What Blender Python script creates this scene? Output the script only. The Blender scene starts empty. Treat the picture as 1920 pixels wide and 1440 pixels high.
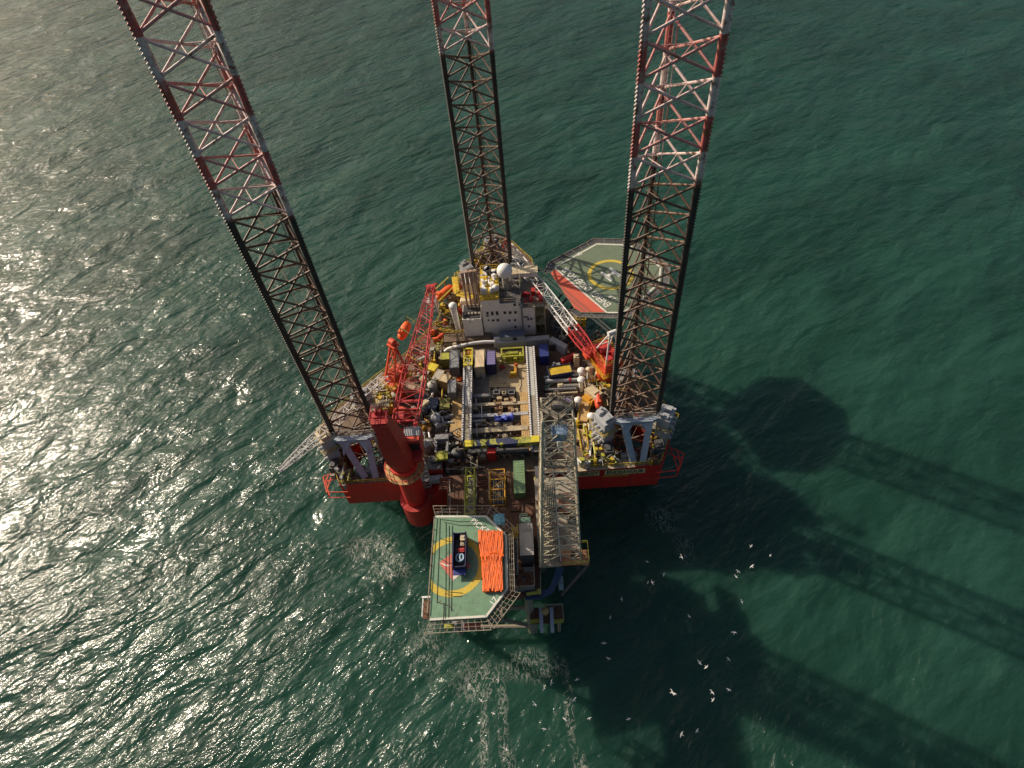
import bpy, bmesh, math, random
from mathutils import Vector, Matrix
from mathutils.geometry import tessellate_polygon
random.seed(7)
SC = bpy.context.scene
COL = SC.collection
PI = math.pi

# ------------------------------------------------------------------ camera
F, CX, CY, CAMH = 1180.0, 960.0, 720.0, 125.0
nad = Vector((106., 995., F)).normalized()
fwd = Vector((-46., -1394., F)); fwd = (fwd - nad * fwd.dot(nad)).normalized()
upv = -nad
rgt = fwd.cross(upv)
if rgt.x < 0: rgt = -rgt
ROT = Matrix((rgt, fwd, upv))                 # photograph axes -> world axes
cam = bpy.data.cameras.new('camera'); camo = bpy.data.objects.new('camera', cam); COL.objects.link(camo)
cr, cu, cb = ROT @ Vector((1, 0, 0)), ROT @ Vector((0, -1, 0)), ROT @ Vector((0, 0, -1))
M = Matrix.Identity(4)
for i in range(3):
    M[i][0], M[i][1], M[i][2] = cr[i], cu[i], cb[i]
M[2][3] = CAMH
camo.matrix_world = M
cam.sensor_width = 36; cam.lens = F / 1920 * 36; cam.clip_end = 5000; cam.clip_start = 1
SC.camera = camo

def ray(u, v): return ROT @ Vector((u - CX, v - CY, F))
def at(u, v, z):                               # survey point of the photograph at a known height
    d = ray(u, v); t = (z - CAMH) / d.z
    return Vector((t * d.x, t * d.y, z))
def aty(u, v, Y):                              # the same on a known facade plane
    d = ray(u, v); t = Y / d.y
    return Vector((t * d.x, Y, CAMH + t * d.z))
def zat(x, y, v):
    lo, hi = -30, 124
    for _ in range(50):
        m = (lo + hi) / 2
        c = ROT.transposed() @ Vector((x, y, m - CAMH))
        if CY + F * c.y / c.z > v: lo = m
        else: hi = m
    return m

# ------------------------------------------------------------------ mesh builder
class MB:
    def __init__(s): s.v = []; s.f = []; s.mi = []; s.m = 0
    def add(s, vs, fs):
        o = len(s.v); s.v += [Vector(p) for p in vs]
        for f in fs: s.f.append([o + i for i in f]); s.mi.append(s.m)
        return s
    def box(s, x0, y0, z0, x1, y1, z1, yaw=0):
        if x0 > x1: x0, x1 = x1, x0
        if y0 > y1: y0, y1 = y1, y0
        if z0 > z1: z0, z1 = z1, z0
        P = [(x0, y0, z0), (x1, y0, z0), (x1, y1, z0), (x0, y1, z0), (x0, y0, z1), (x1, y0, z1), (x1, y1, z1), (x0, y1, z1)]
        if yaw:
            c = Vector(((x0 + x1) / 2, (y0 + y1) / 2, 0)); R = Matrix.Rotation(yaw, 3, 'Z')
            P = [R @ (Vector(p) - c) + c for p in P]
        return s.add(P, [(0, 3, 2, 1), (4, 5, 6, 7), (0, 1, 5, 4), (1, 2, 6, 5), (2, 3, 7, 6), (3, 0, 4, 7)])
    def cbox(s, c, sx, sy, z0, z1, yaw=0): return s.box(c[0] - sx / 2, c[1] - sy / 2, z0, c[0] + sx / 2, c[1] + sy / 2, z1, yaw)
    def bar(s, p, q, w, h=None, roll=None):     # rectangular bar
        p, q = Vector(p), Vector(q); d = (q - p)
        if d.length < 1e-6: return s
        d.normalize(); h = h or w
        up = Vector((0, 0, 1)) if abs(d.z) < .95 else Vector((0, 1, 0))
        a = d.cross(up).normalized() * w / 2; b = a.cross(d).normalized() * h / 2
        P = [p - a - b, p + a - b, p + a + b, p - a + b, q - a - b, q + a - b, q + a + b, q - a + b]
        return s.add(P, [(0, 1, 2, 3), (7, 6, 5, 4), (4, 5, 1, 0), (5, 6, 2, 1), (6, 7, 3, 2), (7, 4, 0, 3)])
    def tube(s, p, q, r, n=6, r2=None, cap=True):
        p, q = Vector(p), Vector(q); d = q - p
        if d.length < 1e-6: return s
        d.normalize(); r2 = r if r2 is None else r2
        up = Vector((0, 0, 1)) if abs(d.z) < .95 else Vector((1, 0, 0))
        a = d.cross(up).normalized(); b = d.cross(a)
        P = []
        for i in range(n):
            t = 2 * PI * i / n; w = a * math.cos(t) + b * math.sin(t)
            P.append(p + w * r)
        for i in range(n):
            t = 2 * PI * i / n; w = a * math.cos(t) + b * math.sin(t)
            P.append(q + w * r2)
        fs = [(i, (i + 1) % n, n + (i + 1) % n, n + i) for i in range(n)]
        if cap: fs += [tuple(range(n - 1, -1, -1)), tuple(range(n, 2 * n))]
        return s.add(P, fs)
    def path(s, pts, r, n=6):
        for a, b in zip(pts, pts[1:]): s.tube(a, b, r, n)
        return s
    def sweep(s, pts, r, n=7):                  # continuous hose
        pts = [Vector(p) for p in pts]; rings = []
        ref = Vector((0, 0, 1))
        for i, p in enumerate(pts):
            d = (pts[min(i + 1, len(pts) - 1)] - pts[max(i - 1, 0)]).normalized()
            if abs(d.dot(ref)) > .95: ref = Vector((1, 0, 0))
            a = d.cross(ref).normalized(); b = d.cross(a)
            rings.append([p + (a * math.cos(2 * PI * k / n) + b * math.sin(2 * PI * k / n)) * r for k in range(n)])
        fs = []
        for i in range(len(rings) - 1):
            for k in range(n): fs.append((i * n + k, i * n + (k + 1) % n, (i + 1) * n + (k + 1) % n, (i + 1) * n + k))
        fs += [tuple(range(n - 1, -1, -1)), tuple(range((len(rings) - 1) * n, len(rings) * n))]
        return s.add([p for r_ in rings for p in r_], fs)
    def lathe(s, c, prof, n=20):
        c = Vector(c); P = []; fs = []
        for r, z in prof:
            for i in range(n): P.append(c + Vector((max(r, .001) * math.cos(2 * PI * i / n), max(r, .001) * math.sin(2 * PI * i / n), z)))
        for k in range(len(prof) - 1):
            for i in range(n): fs.append((k * n + i, k * n + (i + 1) % n, (k + 1) * n + (i + 1) % n, (k + 1) * n + i))
        fs += [tuple(range(n - 1, -1, -1)), tuple(range((len(prof) - 1) * n, len(prof) * n))]
        return s.add(P, fs)
    def ball(s, c, r, n=20, sq=1.0):
        return s.lathe(c, [(r * math.sin(PI * k / (n // 2)), -r * sq * math.cos(PI * k / (n // 2))) for k in range(n // 2 + 1)], n)
    def prism(s, poly, z0, z1, holes=()):
        loops = [list(poly)] + [list(h) for h in holes]
        area = lambda L: sum(a[0] * b[1] - b[0] * a[1] for a, b in zip(L, L[1:] + L[:1]))
        if area(loops[0]) < 0: loops[0].reverse()
        for h in loops[1:]:
            if area(h) > 0: h.reverse()
        flat = [p for L in loops for p in L]
        tris = tessellate_polygon([[Vector((p[0], p[1], 0)) for p in L] for L in loops])
        n = len(flat); P = [(p[0], p[1], z0) for p in flat] + [(p[0], p[1], z1) for p in flat]; fs = []
        for t in tris:
            a, b, c = [Vector((flat[i][0], flat[i][1])) for i in t]
            t = list(t)
            if (b - a).cross(c - a) < 0: t.reverse()
            fs.append(tuple(n + i for i in t)); fs.append(tuple(reversed(t)))
        o = 0
        for L in loops:
            k = len(L)
            for i in range(k): fs.append((o + i, o + (i + 1) % k, n + o + (i + 1) % k, n + o + i))
            o += k
        return s.add(P, fs)
    def frame(s, P, fs): return s.add(P, fs)
    def hull8(s, bot, top):                     # box-like solid from 4 bottom + 4 top points
        return s.add(list(bot) + list(top), [(3, 2, 1, 0), (4, 5, 6, 7), (0, 1, 5, 4), (1, 2, 6, 5), (2, 3, 7, 6), (3, 0, 4, 7)])
    def rail(s, pts, h=1.15, step=1.8, r=.045, mid=True, close=False):
        pts = [Vector(p) for p in pts]
        if close: pts.append(pts[0])
        for a, b in zip(pts, pts[1:]):
            L = (b - a).length; n = max(1, round(L / step)); U = Vector((0, 0, 1))
            s.bar(a + U * h, b + U * h, r * 2)
            if mid: s.bar(a + U * h * .5, b + U * h * .5, r * 1.5)
            for i in range(n + 1):
                p = a.lerp(b, i / n); s.bar(p, p + U * h, r * 2)
        return s
    def truss(s, P, Q, sec0, secm, sec1, bays, rc, rb, t1=.18, t2=.8, up=None):
        # four-chord lattice boom from P to Q; sec = (width, height)
        P, Q = Vector(P), Vector(Q); d = (Q - P).normalized(); up = Vector(up or (0, 0, 1))
        a = d.cross(up).normalized(); b = a.cross(d).normalized()
        def sec(t):
            lerp = lambda A, B, k: (A[0] + (B[0] - A[0]) * k, A[1] + (B[1] - A[1]) * k)
            if t < t1: return lerp(sec0, secm, t / t1)
            if t > t2: return lerp(secm, sec1, (t - t2) / (1 - t2))
            return secm
        def pt(t, i):
            w, h = sec(t); sx, sy = [(-1, -1), (1, -1), (1, 1), (-1, 1)][i]
            return P.lerp(Q, t) + a * sx * w / 2 + b * sy * h / 2
        ks = sorted(set([i / bays for i in range(bays + 1)]))
        for i in range(4):
            for t, u in zip(ks, ks[1:]): s.tube(pt(t, i), pt(u, i), rc, 6)
        for k, (t, u) in enumerate(zip(ks, ks[1:])):
            for i in range(4):
                j = (i + 1) % 4
                if k % 2: s.tube(pt(t, i), pt(u, j), rb, 5, cap=False)
                else: s.tube(pt(t, j), pt(u, i), rb, 5, cap=False)
                s.tube(pt(u, i), pt(u, j), rb, 5, cap=False)
        return s
    def build(s, name, mat, parent=None, smooth=False, bevel=0):
        mats = mat if isinstance(mat, (list, tuple)) else [mat]
        if parent is not None: org = worldloc(parent)
        else:
            xs = [p.x for p in s.v]; ys = [p.y for p in s.v]; zs = [p.z for p in s.v]
            org = Vector(((min(xs) + max(xs)) / 2, (min(ys) + max(ys)) / 2, min(zs)))
        me = bpy.data.meshes.new(name)
        me.from_pydata([p - org for p in s.v], [], s.f)
        for m in mats: me.materials.append(m)
        if len(mats) > 1: me.polygons.foreach_set('material_index', s.mi)
        if smooth:
            me.polygons.foreach_set('use_smooth', [True] * len(me.polygons))
            try: me.set_sharp_from_angle(angle=math.radians(40))
            except Exception: pass
        me.update()
        o = bpy.data.objects.new(name, me); COL.objects.link(o)
        if parent is not None: o.parent = parent
        else: o.location = org
        if bevel:
            b = o.modifiers.new('bevel', 'BEVEL'); b.width = bevel; b.segments = 2; b.limit_method = 'ANGLE'
        return o

def worldloc(o):
    v = Vector((0, 0, 0))
    while o is not None: v += o.location; o = o.parent
    return v
def tag(o, label, cat, group=None, kind=None):
    o['label'] = label; o['category'] = cat; o['kind'] = kind or 'thing'
    if group: o['group'] = group
    return o
def thing(name, label, cat, loc, group=None):
    o = bpy.data.objects.new(name, None); COL.objects.link(o); o.location = loc; o.empty_display_size = .5
    return tag(o, label, cat, group)
def copy_tree(o, loc=None, parent=None):
    c = o.copy(); COL.objects.link(c)
    if parent is not None: c.parent = parent
    if loc is not None: c.location = loc
    for ch in list(o.children): copy_tree(ch, None, c)
    return c
def text(body, size, origin, xdir, ydir, mat, parent, name='lettering', depth=.01, align='CENTER', fit=None, bold=0):
    cu = bpy.data.curves.new(name, 'FONT'); cu.body = body; cu.size = size; cu.extrude = depth
    cu.align_x = align; cu.align_y = 'CENTER'; cu.offset = bold
    t = bpy.data.objects.new(name, cu); COL.objects.link(t)
    bpy.context.view_layer.update()
    me = bpy.data.meshes.new_from_object(t.evaluated_get(bpy.context.evaluated_depsgraph_get()))
    bpy.data.objects.remove(t)
    x, y = Vector(xdir).normalized(), Vector(ydir).normalized(); z = x.cross(y)
    w = max(v.co.x for v in me.vertices) - min(v.co.x for v in me.vertices)
    k = fit / w if fit else 1
    org = worldloc(parent); O = Vector(origin)
    for v in me.vertices: v.co = O + x * v.co.x * k + y * v.co.y + z * v.co.z - org
    me.materials.clear(); me.materials.append(mat)
    o = bpy.data.objects.new(name, me); COL.objects.link(o); o.parent = parent
    return o

# ------------------------------------------------------------------ materials
def newmat(name):
    m = bpy.data.materials.new(name); m.use_nodes = True
    nt = m.node_tree; b = nt.nodes['Principled BSDF']
    return m, nt, b
def N(nt, t, **kw):
    n = nt.nodes.new(t)
    for k, v in kw.items():
        if k in n.inputs.keys() if hasattr(n.inputs, 'keys') else False: n.inputs[k].default_value = v
        else: setattr(n, k, v)
    return n
def ramp(nt, fac, stops):
    r = nt.nodes.new('ShaderNodeValToRGB'); e = r.color_ramp.elements
    while len(e) < len(stops): e.new(.5)
    for el, (p, c) in zip(e, stops):
        el.position = p; el.color = (c[0], c[1], c[2], 1) if not isinstance(c, (int, float)) else (c, c, c, 1)
    nt.links.new(fac, r.inputs[0]); return r.outputs[0]
def mixc(nt, fac, a, b, blend='MIX'):
    m = nt.nodes.new('ShaderNodeMix'); m.data_type = 'RGBA'; m.blend_type = blend
    for i, v in ((0, fac), (6, a), (7, b)):
        if isinstance(v, (int, float)): m.inputs[i].default_value = v
        elif isinstance(v, (tuple, list)): m.inputs[i].default_value = (v[0], v[1], v[2], 1)
        else: nt.links.new(v, m.inputs[i])
    return m.outputs[2]
def noise(nt, vec, scale, detail=4, rough=.55, dist=0):
    n = nt.nodes.new('ShaderNodeTexNoise'); n.inputs['Scale'].default_value = scale
    n.inputs['Detail'].default_value = detail; n.inputs['Roughness'].default_value = rough; n.inputs['Distortion'].default_value = dist
    nt.links.new(vec, n.inputs['Vector']); return n.outputs[0]
def math_(nt, op, a, b=0.0):
    m = nt.nodes.new('ShaderNodeMath'); m.operation = op
    for i, v in ((0, a), (1, b)):
        if isinstance(v, (int, float)): m.inputs[i].default_value = v
        else: nt.links.new(v, m.inputs[i])
    return m.outputs[0]
RUST = (.13, .052, .022); DIRT = (.07, .06, .045)
MATS = {}
def paint(name, col, rough=.55, var=.25, rust=.25, dirt=.4, scale=.6, metal=0, rustcol=RUST, streak=0):
    if name in MATS: return MATS[name]
    m, nt, b = newmat(name)
    tc = nt.nodes.new('ShaderNodeNewGeometry').outputs['Position']
    n1 = noise(nt, tc, scale, 6, .65); n2 = noise(nt, tc, scale * 3.1, 8, .7, .4); n3 = noise(nt, tc, scale * 9, 4)
    dark = tuple(c * (1 - var) for c in col); lite = tuple(min(1, c * (1 + var * .5)) for c in col)
    c = mixc(nt, ramp(nt, n1, [(.3, 0.0), (.7, 1.0)]), dark, lite)
    c = mixc(nt, ramp(nt, n2, [(.52, 0.0), (.78, dirt)]), c, DIRT)
    if rust: c = mixc(nt, ramp(nt, n2, [(.62 - rust * .18, 0.0), (.70 - rust * .12, min(1, rust * 2.2))]), c, rustcol)
    if streak:
        mp = nt.nodes.new('ShaderNodeMapping'); mp.inputs['Scale'].default_value = (1.6, 1.6, .10); nt.links.new(tc, mp.inputs[0])
        s1 = noise(nt, mp.outputs[0], 1.0, 5, .6); c = mixc(nt, ramp(nt, s1, [(.50, 0.0), (.72, streak)]), c, (.075, .035, .025)); s2 = noise(nt, mp.outputs[0], .6, 3, .5); c = mixc(nt, ramp(nt, s2, [(.56, 0.0), (.75, streak * .5)]), c, (.42, .16, .12))
        n4 = noise(nt, tc, .25, 2); c = mixc(nt, ramp(nt, n4, [(.45, 0.0), (.55, .12)]), c, (.2, .05, .04))
    c = mixc(nt, ramp(nt, n3, [(.3, 0.0), (.7, .12)]), c, (.02, .02, .02))
    nt.links.new(c, b.inputs['Base Color'])
    b.inputs['Roughness'].default_value = rough; b.inputs['Metallic'].default_value = metal
    rr = nt.nodes.new('ShaderNodeMapRange'); rr.inputs[3].default_value = rough - .12; rr.inputs[4].default_value = min(1, rough + .2)
    nt.links.new(n2, rr.inputs[0]); nt.links.new(rr.outputs[0], b.inputs['Roughness'])
    bp = nt.nodes.new('ShaderNodeBump'); bp.inputs['Strength'].default_value = .25; bp.inputs['Distance'].default_value = .05
    nt.links.new(n3, bp.inputs['Height']); nt.links.new(bp.outputs[0], b.inputs['Normal'])
    MATS[name] = m; return m

RED = paint('red_paint', (.74, .030, .018), .5, .15, .05, .15, streak=.34)
POSTRED = paint('post_red_paint', (.46, .024, .019), .5, .15, .06, .2, streak=.45)
CRRED = paint('crane_red_paint', (.48, .03, .03), .5, .2, .1, .15)
ORED = paint('orange_red_paint', (.72, .085, .03), .5, .2, .08, .12)
ORANGE = paint('lifeboat_orange', (.80, .13, .02), .45, .2, .05, .12)
YEL = paint('yellow_paint', (.62, .42, .03), .5, .25, .2, .3)
LIME = paint('olive_yellow_paint', (.42, .42, .05), .5, .25, .15, .3)
OLIVE = paint('olive_paint', (.24, .23, .05), .6, .3, .2, .3)
GOLD = paint('amber_paint', (.62, .30, .02), .5, .2, .15, .2)
WHITE = paint('white_paint', (.82, .79, .75), .5, .08, .1, .15)
CWHITE = paint('clean_white', (.80, .78, .75), .45, .06, 0, .1)
LGREY = paint('light_grey_paint', (.42, .43, .45), .55, .18, .15, .3)
BLUEG = paint('blue_grey_paint', (.36, .42, .50), .55, .15, .12, .25)
GREY = paint('grey_paint', (.25, .25, .26), .6, .2, .2, .3)
DGREY = paint('dark_grey_paint', (.09, .09, .095), .6, .3, .25, .3)
BLACK = paint('black_steel', (.025, .024, .026), .6, .3, .3, .2)
CREAM = paint('cream_paint', (.60, .50, .33), .6, .2, .2, .4)
BEIGE = paint('beige_paint', (.48, .40, .27), .65, .2, .3, .5)
TAN = paint('tan_paint', (.55, .36, .15), .65, .3, .3, .4)
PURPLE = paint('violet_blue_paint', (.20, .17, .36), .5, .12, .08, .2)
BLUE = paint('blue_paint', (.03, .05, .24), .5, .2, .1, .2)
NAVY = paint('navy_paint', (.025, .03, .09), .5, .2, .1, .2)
SLATE = paint('slate_blue_paint', (.07, .10, .16), .55, .2, .1, .3)
GREEN = paint('container_green', (.16, .27, .13), .55, .2, .15, .3)
CYAN = paint('cyan_tarpaulin', (.16, .42, .50), .6, .2, 0, .15)
WOOD = paint('crate_wood', (.50, .33, .18), .8, .3, 0, .3, 2.0)
WIRE = paint('wire_rope', (.06, .06, .05), .6, .2, .2, .1)
STEEL = paint('galvanised_steel', (.36, .35, .31), .5, .25, .3, .3)
OLDS = paint('weathered_steel', (.33, .29, .22), .65, .3, .45, .4)
DER = paint('derrick_steel', (.62, .55, .40), .55, .25, .25, .25)
RUSTY = paint('rusty_steel', (.16, .075, .04), .75, .35, .5, .3)
TARP = paint('cream_tarpaulin', (.78, .62, .40), .8, .10, 0, .15, 1.2)
HGREEN = paint('helideck_grey_green', (.15, .195, .125), .8, .12, .03, .25, .35)
PGREEN = paint('helideck_green', (.17, .30, .19), .75, .2, .16, .6, .35)
HRED = paint('helideck_red', (.62, .11, .06), .7, .12, 0, .15)
HYEL = paint('marking_yellow', (.62, .46, .06), .7, .12, 0, .2)
HWHITE = paint('marking_white', (.70, .68, .60), .7, .12, .05, .5)
DECK = paint('tan_deck', (.48, .38, .23), .8, .3, .35, .8, .35)
GDECK = paint('brown_deck', (.17, .12, .08), .8, .3, .45, .5, .4)
PDECK = paint('dark_brown_deck', (.15, .075, .045), .8, .3, .5, .4, .4)
LETTER = paint('lettering_white', (.80, .78, .72), .7, .08, 0, .08)
HOSE = paint('orange_hose', (.86, .14, .006), .6, .35, 0, .25, .9)
GLASS = paint('window_glass', (.02, .022, .03), .15, .1, 0, 0)
GULLW = paint('gull_feathers', (.72, .72, .70), .8, .25, 0, .1, 2.0)
EXH = paint('exhaust_pipe_steel', (.42, .27, .19), .6, .3, .35, .35)

def legmat(name, upper, soft, rust):
    m, nt, b = newmat(name)
    geo = nt.nodes.new('ShaderNodeNewGeometry'); pos = geo.outputs['Position']
    sx = nt.nodes.new('ShaderNodeSeparateXYZ'); nt.links.new(pos, sx.inputs[0])
    n1 = noise(nt, pos, .9, 6, .7, .5); n2 = noise(nt, pos, 3.2, 5, .7); n0 = noise(nt, pos, .35, 2)
    z = math_(nt, 'ADD', sx.outputs[2], math_(nt, 'MULTIPLY', math_(nt, 'SUBTRACT', n2, .5), .25))
    k = math_(nt, 'FLOOR', math_(nt, 'DIVIDE', math_(nt, 'SUBTRACT', z, 75.6), 4.78))
    odd = math_(nt, 'MODULO', math_(nt, 'ADD', k, 20.0), 2.0)
    # one painted band in two is red, faded patches of the other coat show through
    fade = ramp(nt, noise(nt, pos, .55, 4, .6), [(.50, 0.0), (.66, .75)])
    red, wht = (.42, .05, .042), (.68, .58, .55)
    band = mixc(nt, mixc(nt, soft, odd, (.35, .35, .35)), wht, red)
    band = mixc(nt, fade, band, (.46, .31, .27))
    band = mixc(nt, ramp(nt, n1, [(rust, 0.0), (rust + .10, .9)]), band, (.19, .085, .038))
    low = mixc(nt, ramp(nt, n1, [(.35, 0.0), (.65, 1.0)]), upper[0], upper[1])
    top = ramp(nt, math_(nt, 'DIVIDE', z, 151.2), [(.498, 0.0), (.502, 1.0)])
    c = mixc(nt, top, low, band)
    nt.links.new(c, b.inputs['Base Color']); b.inputs['Roughness'].default_value = .6
    bp = nt.nodes.new('ShaderNodeBump'); bp.inputs['Strength'].default_value = .3; bp.inputs['Distance'].default_value = .05
    nt.links.new(n2, bp.inputs['Height']); nt.links.new(bp.outputs[0], b.inputs['Normal'])
    return m
LEGC = legmat('leg_chord_paint', ((.030, .026, .024), (.060, .045, .036)), .15, .51)
LEGB = legmat('leg_brace_paint', ((.07, .04, .025), (.17, .095, .058)), .5, .55)
SKY_STRENGTH, SUN_STRENGTH, EXPOSURE, DUST = .07, 4.6, 0.2, 5.0
WV = (1.2, .55, .27, 1.8); WROUGH = .105; SSS = 5.0; COAT = .3
WCOL = ((.010, .041, .028), (.018, .067, .047))
FOAM = [(-14, 34, 7, 5), (-9.5, 27, 1.3, 11), (-8.5, 19, 1.6, 5), (-4, 36, 8, 4), (-13, 24, 1.2, 8), (2.5, 29, 1.2, 9), (3.5, 19, 1.8, 4), (-38, 62, 8, 4), (-33, 57, 6, 5), (26, 65, 5, 5, .6), (29, 58, 3, 6, .5), (-24, 40, 5, 8, .8)]
# ------------------------------------------------------------------ world, sun, sea
SUN_AZ, SUN_EL = math.radians(-59), math.radians(30.5)
w = bpy.data.worlds.new('World'); SC.world = w; w.use_nodes = True
wn = w.node_tree; bg = wn.nodes['Background']
sky = wn.nodes.new('ShaderNodeTexSky'); sky.sky_type = 'NISHITA'; sky.sun_disc = False
sky.sun_elevation = SUN_EL; sky.sun_rotation = SUN_AZ
sky.air_density = 1.0; sky.dust_density = DUST
wn.links.new(sky.outputs[0], bg.inputs[0]); bg.inputs[1].default_value = SKY_STRENGTH
sd = Vector((math.sin(SUN_AZ) * math.cos(SUN_EL), math.cos(SUN_AZ) * math.cos(SUN_EL), math.sin(SUN_EL)))
sl = bpy.data.lights.new('sun', 'SUN'); sl.energy = SUN_STRENGTH; sl.angle = math.radians(.53); sl.color = (1, .86, .68)
so = bpy.data.objects.new('sun', sl); COL.objects.link(so); so.rotation_euler = sd.to_track_quat('Z', 'Y').to_euler(); so.location = sd * 300
SC.view_settings.view_transform = 'Standard'; SC.view_settings.look = 'None'; SC.view_settings.exposure = EXPOSURE; SC.view_settings.gamma = 1
SC.cycles.use_denoising = True
SC.cycles.max_bounces = 6; SC.cycles.diffuse_bounces = 3; SC.cycles.glossy_bounces = 3
SC.cycles.sample_clamp_indirect = 4.0
try: SC.cycles.caustics_reflective = False; SC.cycles.caustics_refractive = False
except Exception: pass

def watermat():
    m, nt, b = newmat('sea_water')
    pos = nt.nodes.new('ShaderNodeNewGeometry').outputs['Position']
    def mapped(rotdeg, sx, sy):
        mp = nt.nodes.new('ShaderNodeMapping'); mp.vector_type = 'TEXTURE'
        mp.inputs['Rotation'].default_value = (0, 0, math.radians(rotdeg)); mp.inputs['Scale'].default_value = (sx, sy, 1)
        nt.links.new(pos, mp.inputs[0]); return mp.outputs[0]
    # wave heights, crests running up to the right; x of the mapping lies along the crests
    sw = noise(nt, mapped(36, 30, 17), 1, 2, .5, .6)
    gust = ramp(nt, noise(nt, mapped(30, 30, 15), 1, 4, .6, .8), [(.30, .25), (.68, 1.3)])
    a = noise(nt, mapped(33, 10, 5.0), 1, 3, .5, .5)
    c = noise(nt, mapped(25, 5.4, 2.1), 1, 3, .55, .4)
    rc_ = noise(nt, mapped(41, 7.5, 2.9), 1, 2, .5, .5)
    c = math_(nt, 'ADD', c, math_(nt, 'MULTIPLY', math_(nt, 'SUBTRACT', 1.0, math_(nt, 'SQRT', math_(nt, 'ADD', math_(nt, 'POWER', math_(nt, 'SUBTRACT', math_(nt, 'MULTIPLY', rc_, 2.0), 1.0), 2.0), .012))), .5))
    d = noise(nt, mapped(48, 1.7, .75), 1, 4, .6, .5)
    e = noise(nt, mapped(10, .62, .34), 1, 2, .6)
    h = math_(nt, 'ADD', math_(nt, 'MULTIPLY', a, WV[0]), math_(nt, 'MULTIPLY', math_(nt, 'MULTIPLY', c, gust), WV[1]))
    h = math_(nt, 'ADD', h, math_(nt, 'MULTIPLY', math_(nt, 'MULTIPLY', d, gust), WV[2])); h = math_(nt, 'ADD', h, math_(nt, 'MULTIPLY', sw, WV[3]))
    bp = nt.nodes.new('ShaderNodeBump'); bp.inputs['Strength'].default_value = 1; bp.inputs['Distance'].default_value = 1
    nt.links.new(h, bp.inputs['Height']); nt.links.new(bp.outputs[0], b.inputs['Normal'])
    # green North Sea water, silt making broad lighter and darker bodies of it
    big = noise(nt, mapped(30, 60, 26), 1, 4, .55, .6)
    col = mixc(nt, ramp(nt, big, [(.35, 0.0), (.68, 1.0)]), WCOL[0], WCOL[1])
    # foam: broken lace on the lee side of the platform legs and by the hull
    sx = nt.nodes.new('ShaderNodeSeparateXYZ'); nt.links.new(pos, sx.inputs[0])
    def blob(x, y, rx, ry, amp=1.0):
        dx = math_(nt, 'DIVIDE', math_(nt, 'SUBTRACT', sx.outputs[0], x), rx); dy = math_(nt, 'DIVIDE', math_(nt, 'SUBTRACT', sx.outputs[1], y), ry)
        r = math_(nt, 'ADD', math_(nt, 'MULTIPLY', dx, dx), math_(nt, 'MULTIPLY', dy, dy))
        return math_(nt, 'MULTIPLY', math_(nt, 'MAXIMUM', math_(nt, 'SUBTRACT', 1.0, r), 0.0), amp)
    tot = None
    for q in FOAM:
        o = blob(*q); tot = o if tot is None else math_(nt, 'MAXIMUM', tot, o)
    wp = nt.nodes.new('ShaderNodeMapping'); wp.inputs['Scale'].default_value = (1, .55, 1); nt.links.new(pos, wp.inputs[0])
    lace = nt.nodes.new('ShaderNodeTexNoise'); lace.inputs['Scale'].default_value = .85; lace.inputs['Detail'].default_value = 6; lace.inputs['Roughness'].default_value = .66; lace.inputs['Distortion'].default_value = 1.1
    nt.links.new(wp.outputs[0], lace.inputs[0])
    ridge = math_(nt, 'SUBTRACT', 1.0, math_(nt, 'MULTIPLY', math_(nt, 'ABSOLUTE', math_(nt, 'SUBTRACT', lace.outputs[0], .5)), 14.0))
    patch = noise(nt, pos, .22, 3, .6)
    fm = math_(nt, 'MULTIPLY', ramp(nt, ridge, [(.55, 0.0), (.95, 1.0)]), ramp(nt, math_(nt, 'MULTIPLY', tot, math_(nt, 'ADD', patch, .10)), [(.12, 0.0), (.55, .75)]))
    # a few whitecaps far and wide
    caps = math_(nt, 'MULTIPLY', ramp(nt, noise(nt, mapped(40, 2.6, .5), 1, 5, .7, .6), [(.715, 0.0), (.76, 1.0)]), ramp(nt, noise(nt, pos, .05, 2), [(.52, 0.0), (.62, .55)]))
    fm = math_(nt, 'MAXIMUM', fm, caps)
    fm = math_(nt, 'MULTIPLY', fm, .7)
    col = mixc(nt, fm, col, (.60, .58, .52))
    nt.links.new(col, b.inputs['Base Color'])
    rr = math_(nt, 'ADD', math_(nt, 'MULTIPLY', fm, .6), WROUGH)
    nt.links.new(rr, b.inputs['Roughness'])
    b.inputs['IOR'].default_value = 1.33; b.inputs['Specular IOR Level'].default_value = .40
    b.inputs['Coat Weight'].default_value = COAT; b.inputs['Coat Roughness'].default_value = .40; b.inputs['Coat IOR'].default_value = 1.33; nt.links.new(bp.outputs[0], b.inputs['Coat Normal'])
    if SSS:
        b.inputs['Subsurface Weight'].default_value = 1; b.inputs['Subsurface Radius'].default_value = (.7, 1, .8); b.inputs['Subsurface Scale'].default_value = SSS
        b.subsurface_method = 'BURLEY'
    return m
me = bpy.data.meshes.new('sea'); S = 2500
me.from_pydata([(-S, -S, 0), (S, -S, 0), (S, S, 0), (-S, S, 0)], [], [(0, 1, 2, 3)]); me.materials.append(watermat())
sea = bpy.data.objects.new('sea', me); COL.objects.link(sea); sea['kind'] = 'structure'; sea['label'] = 'green choppy sea around the rig'
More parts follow.
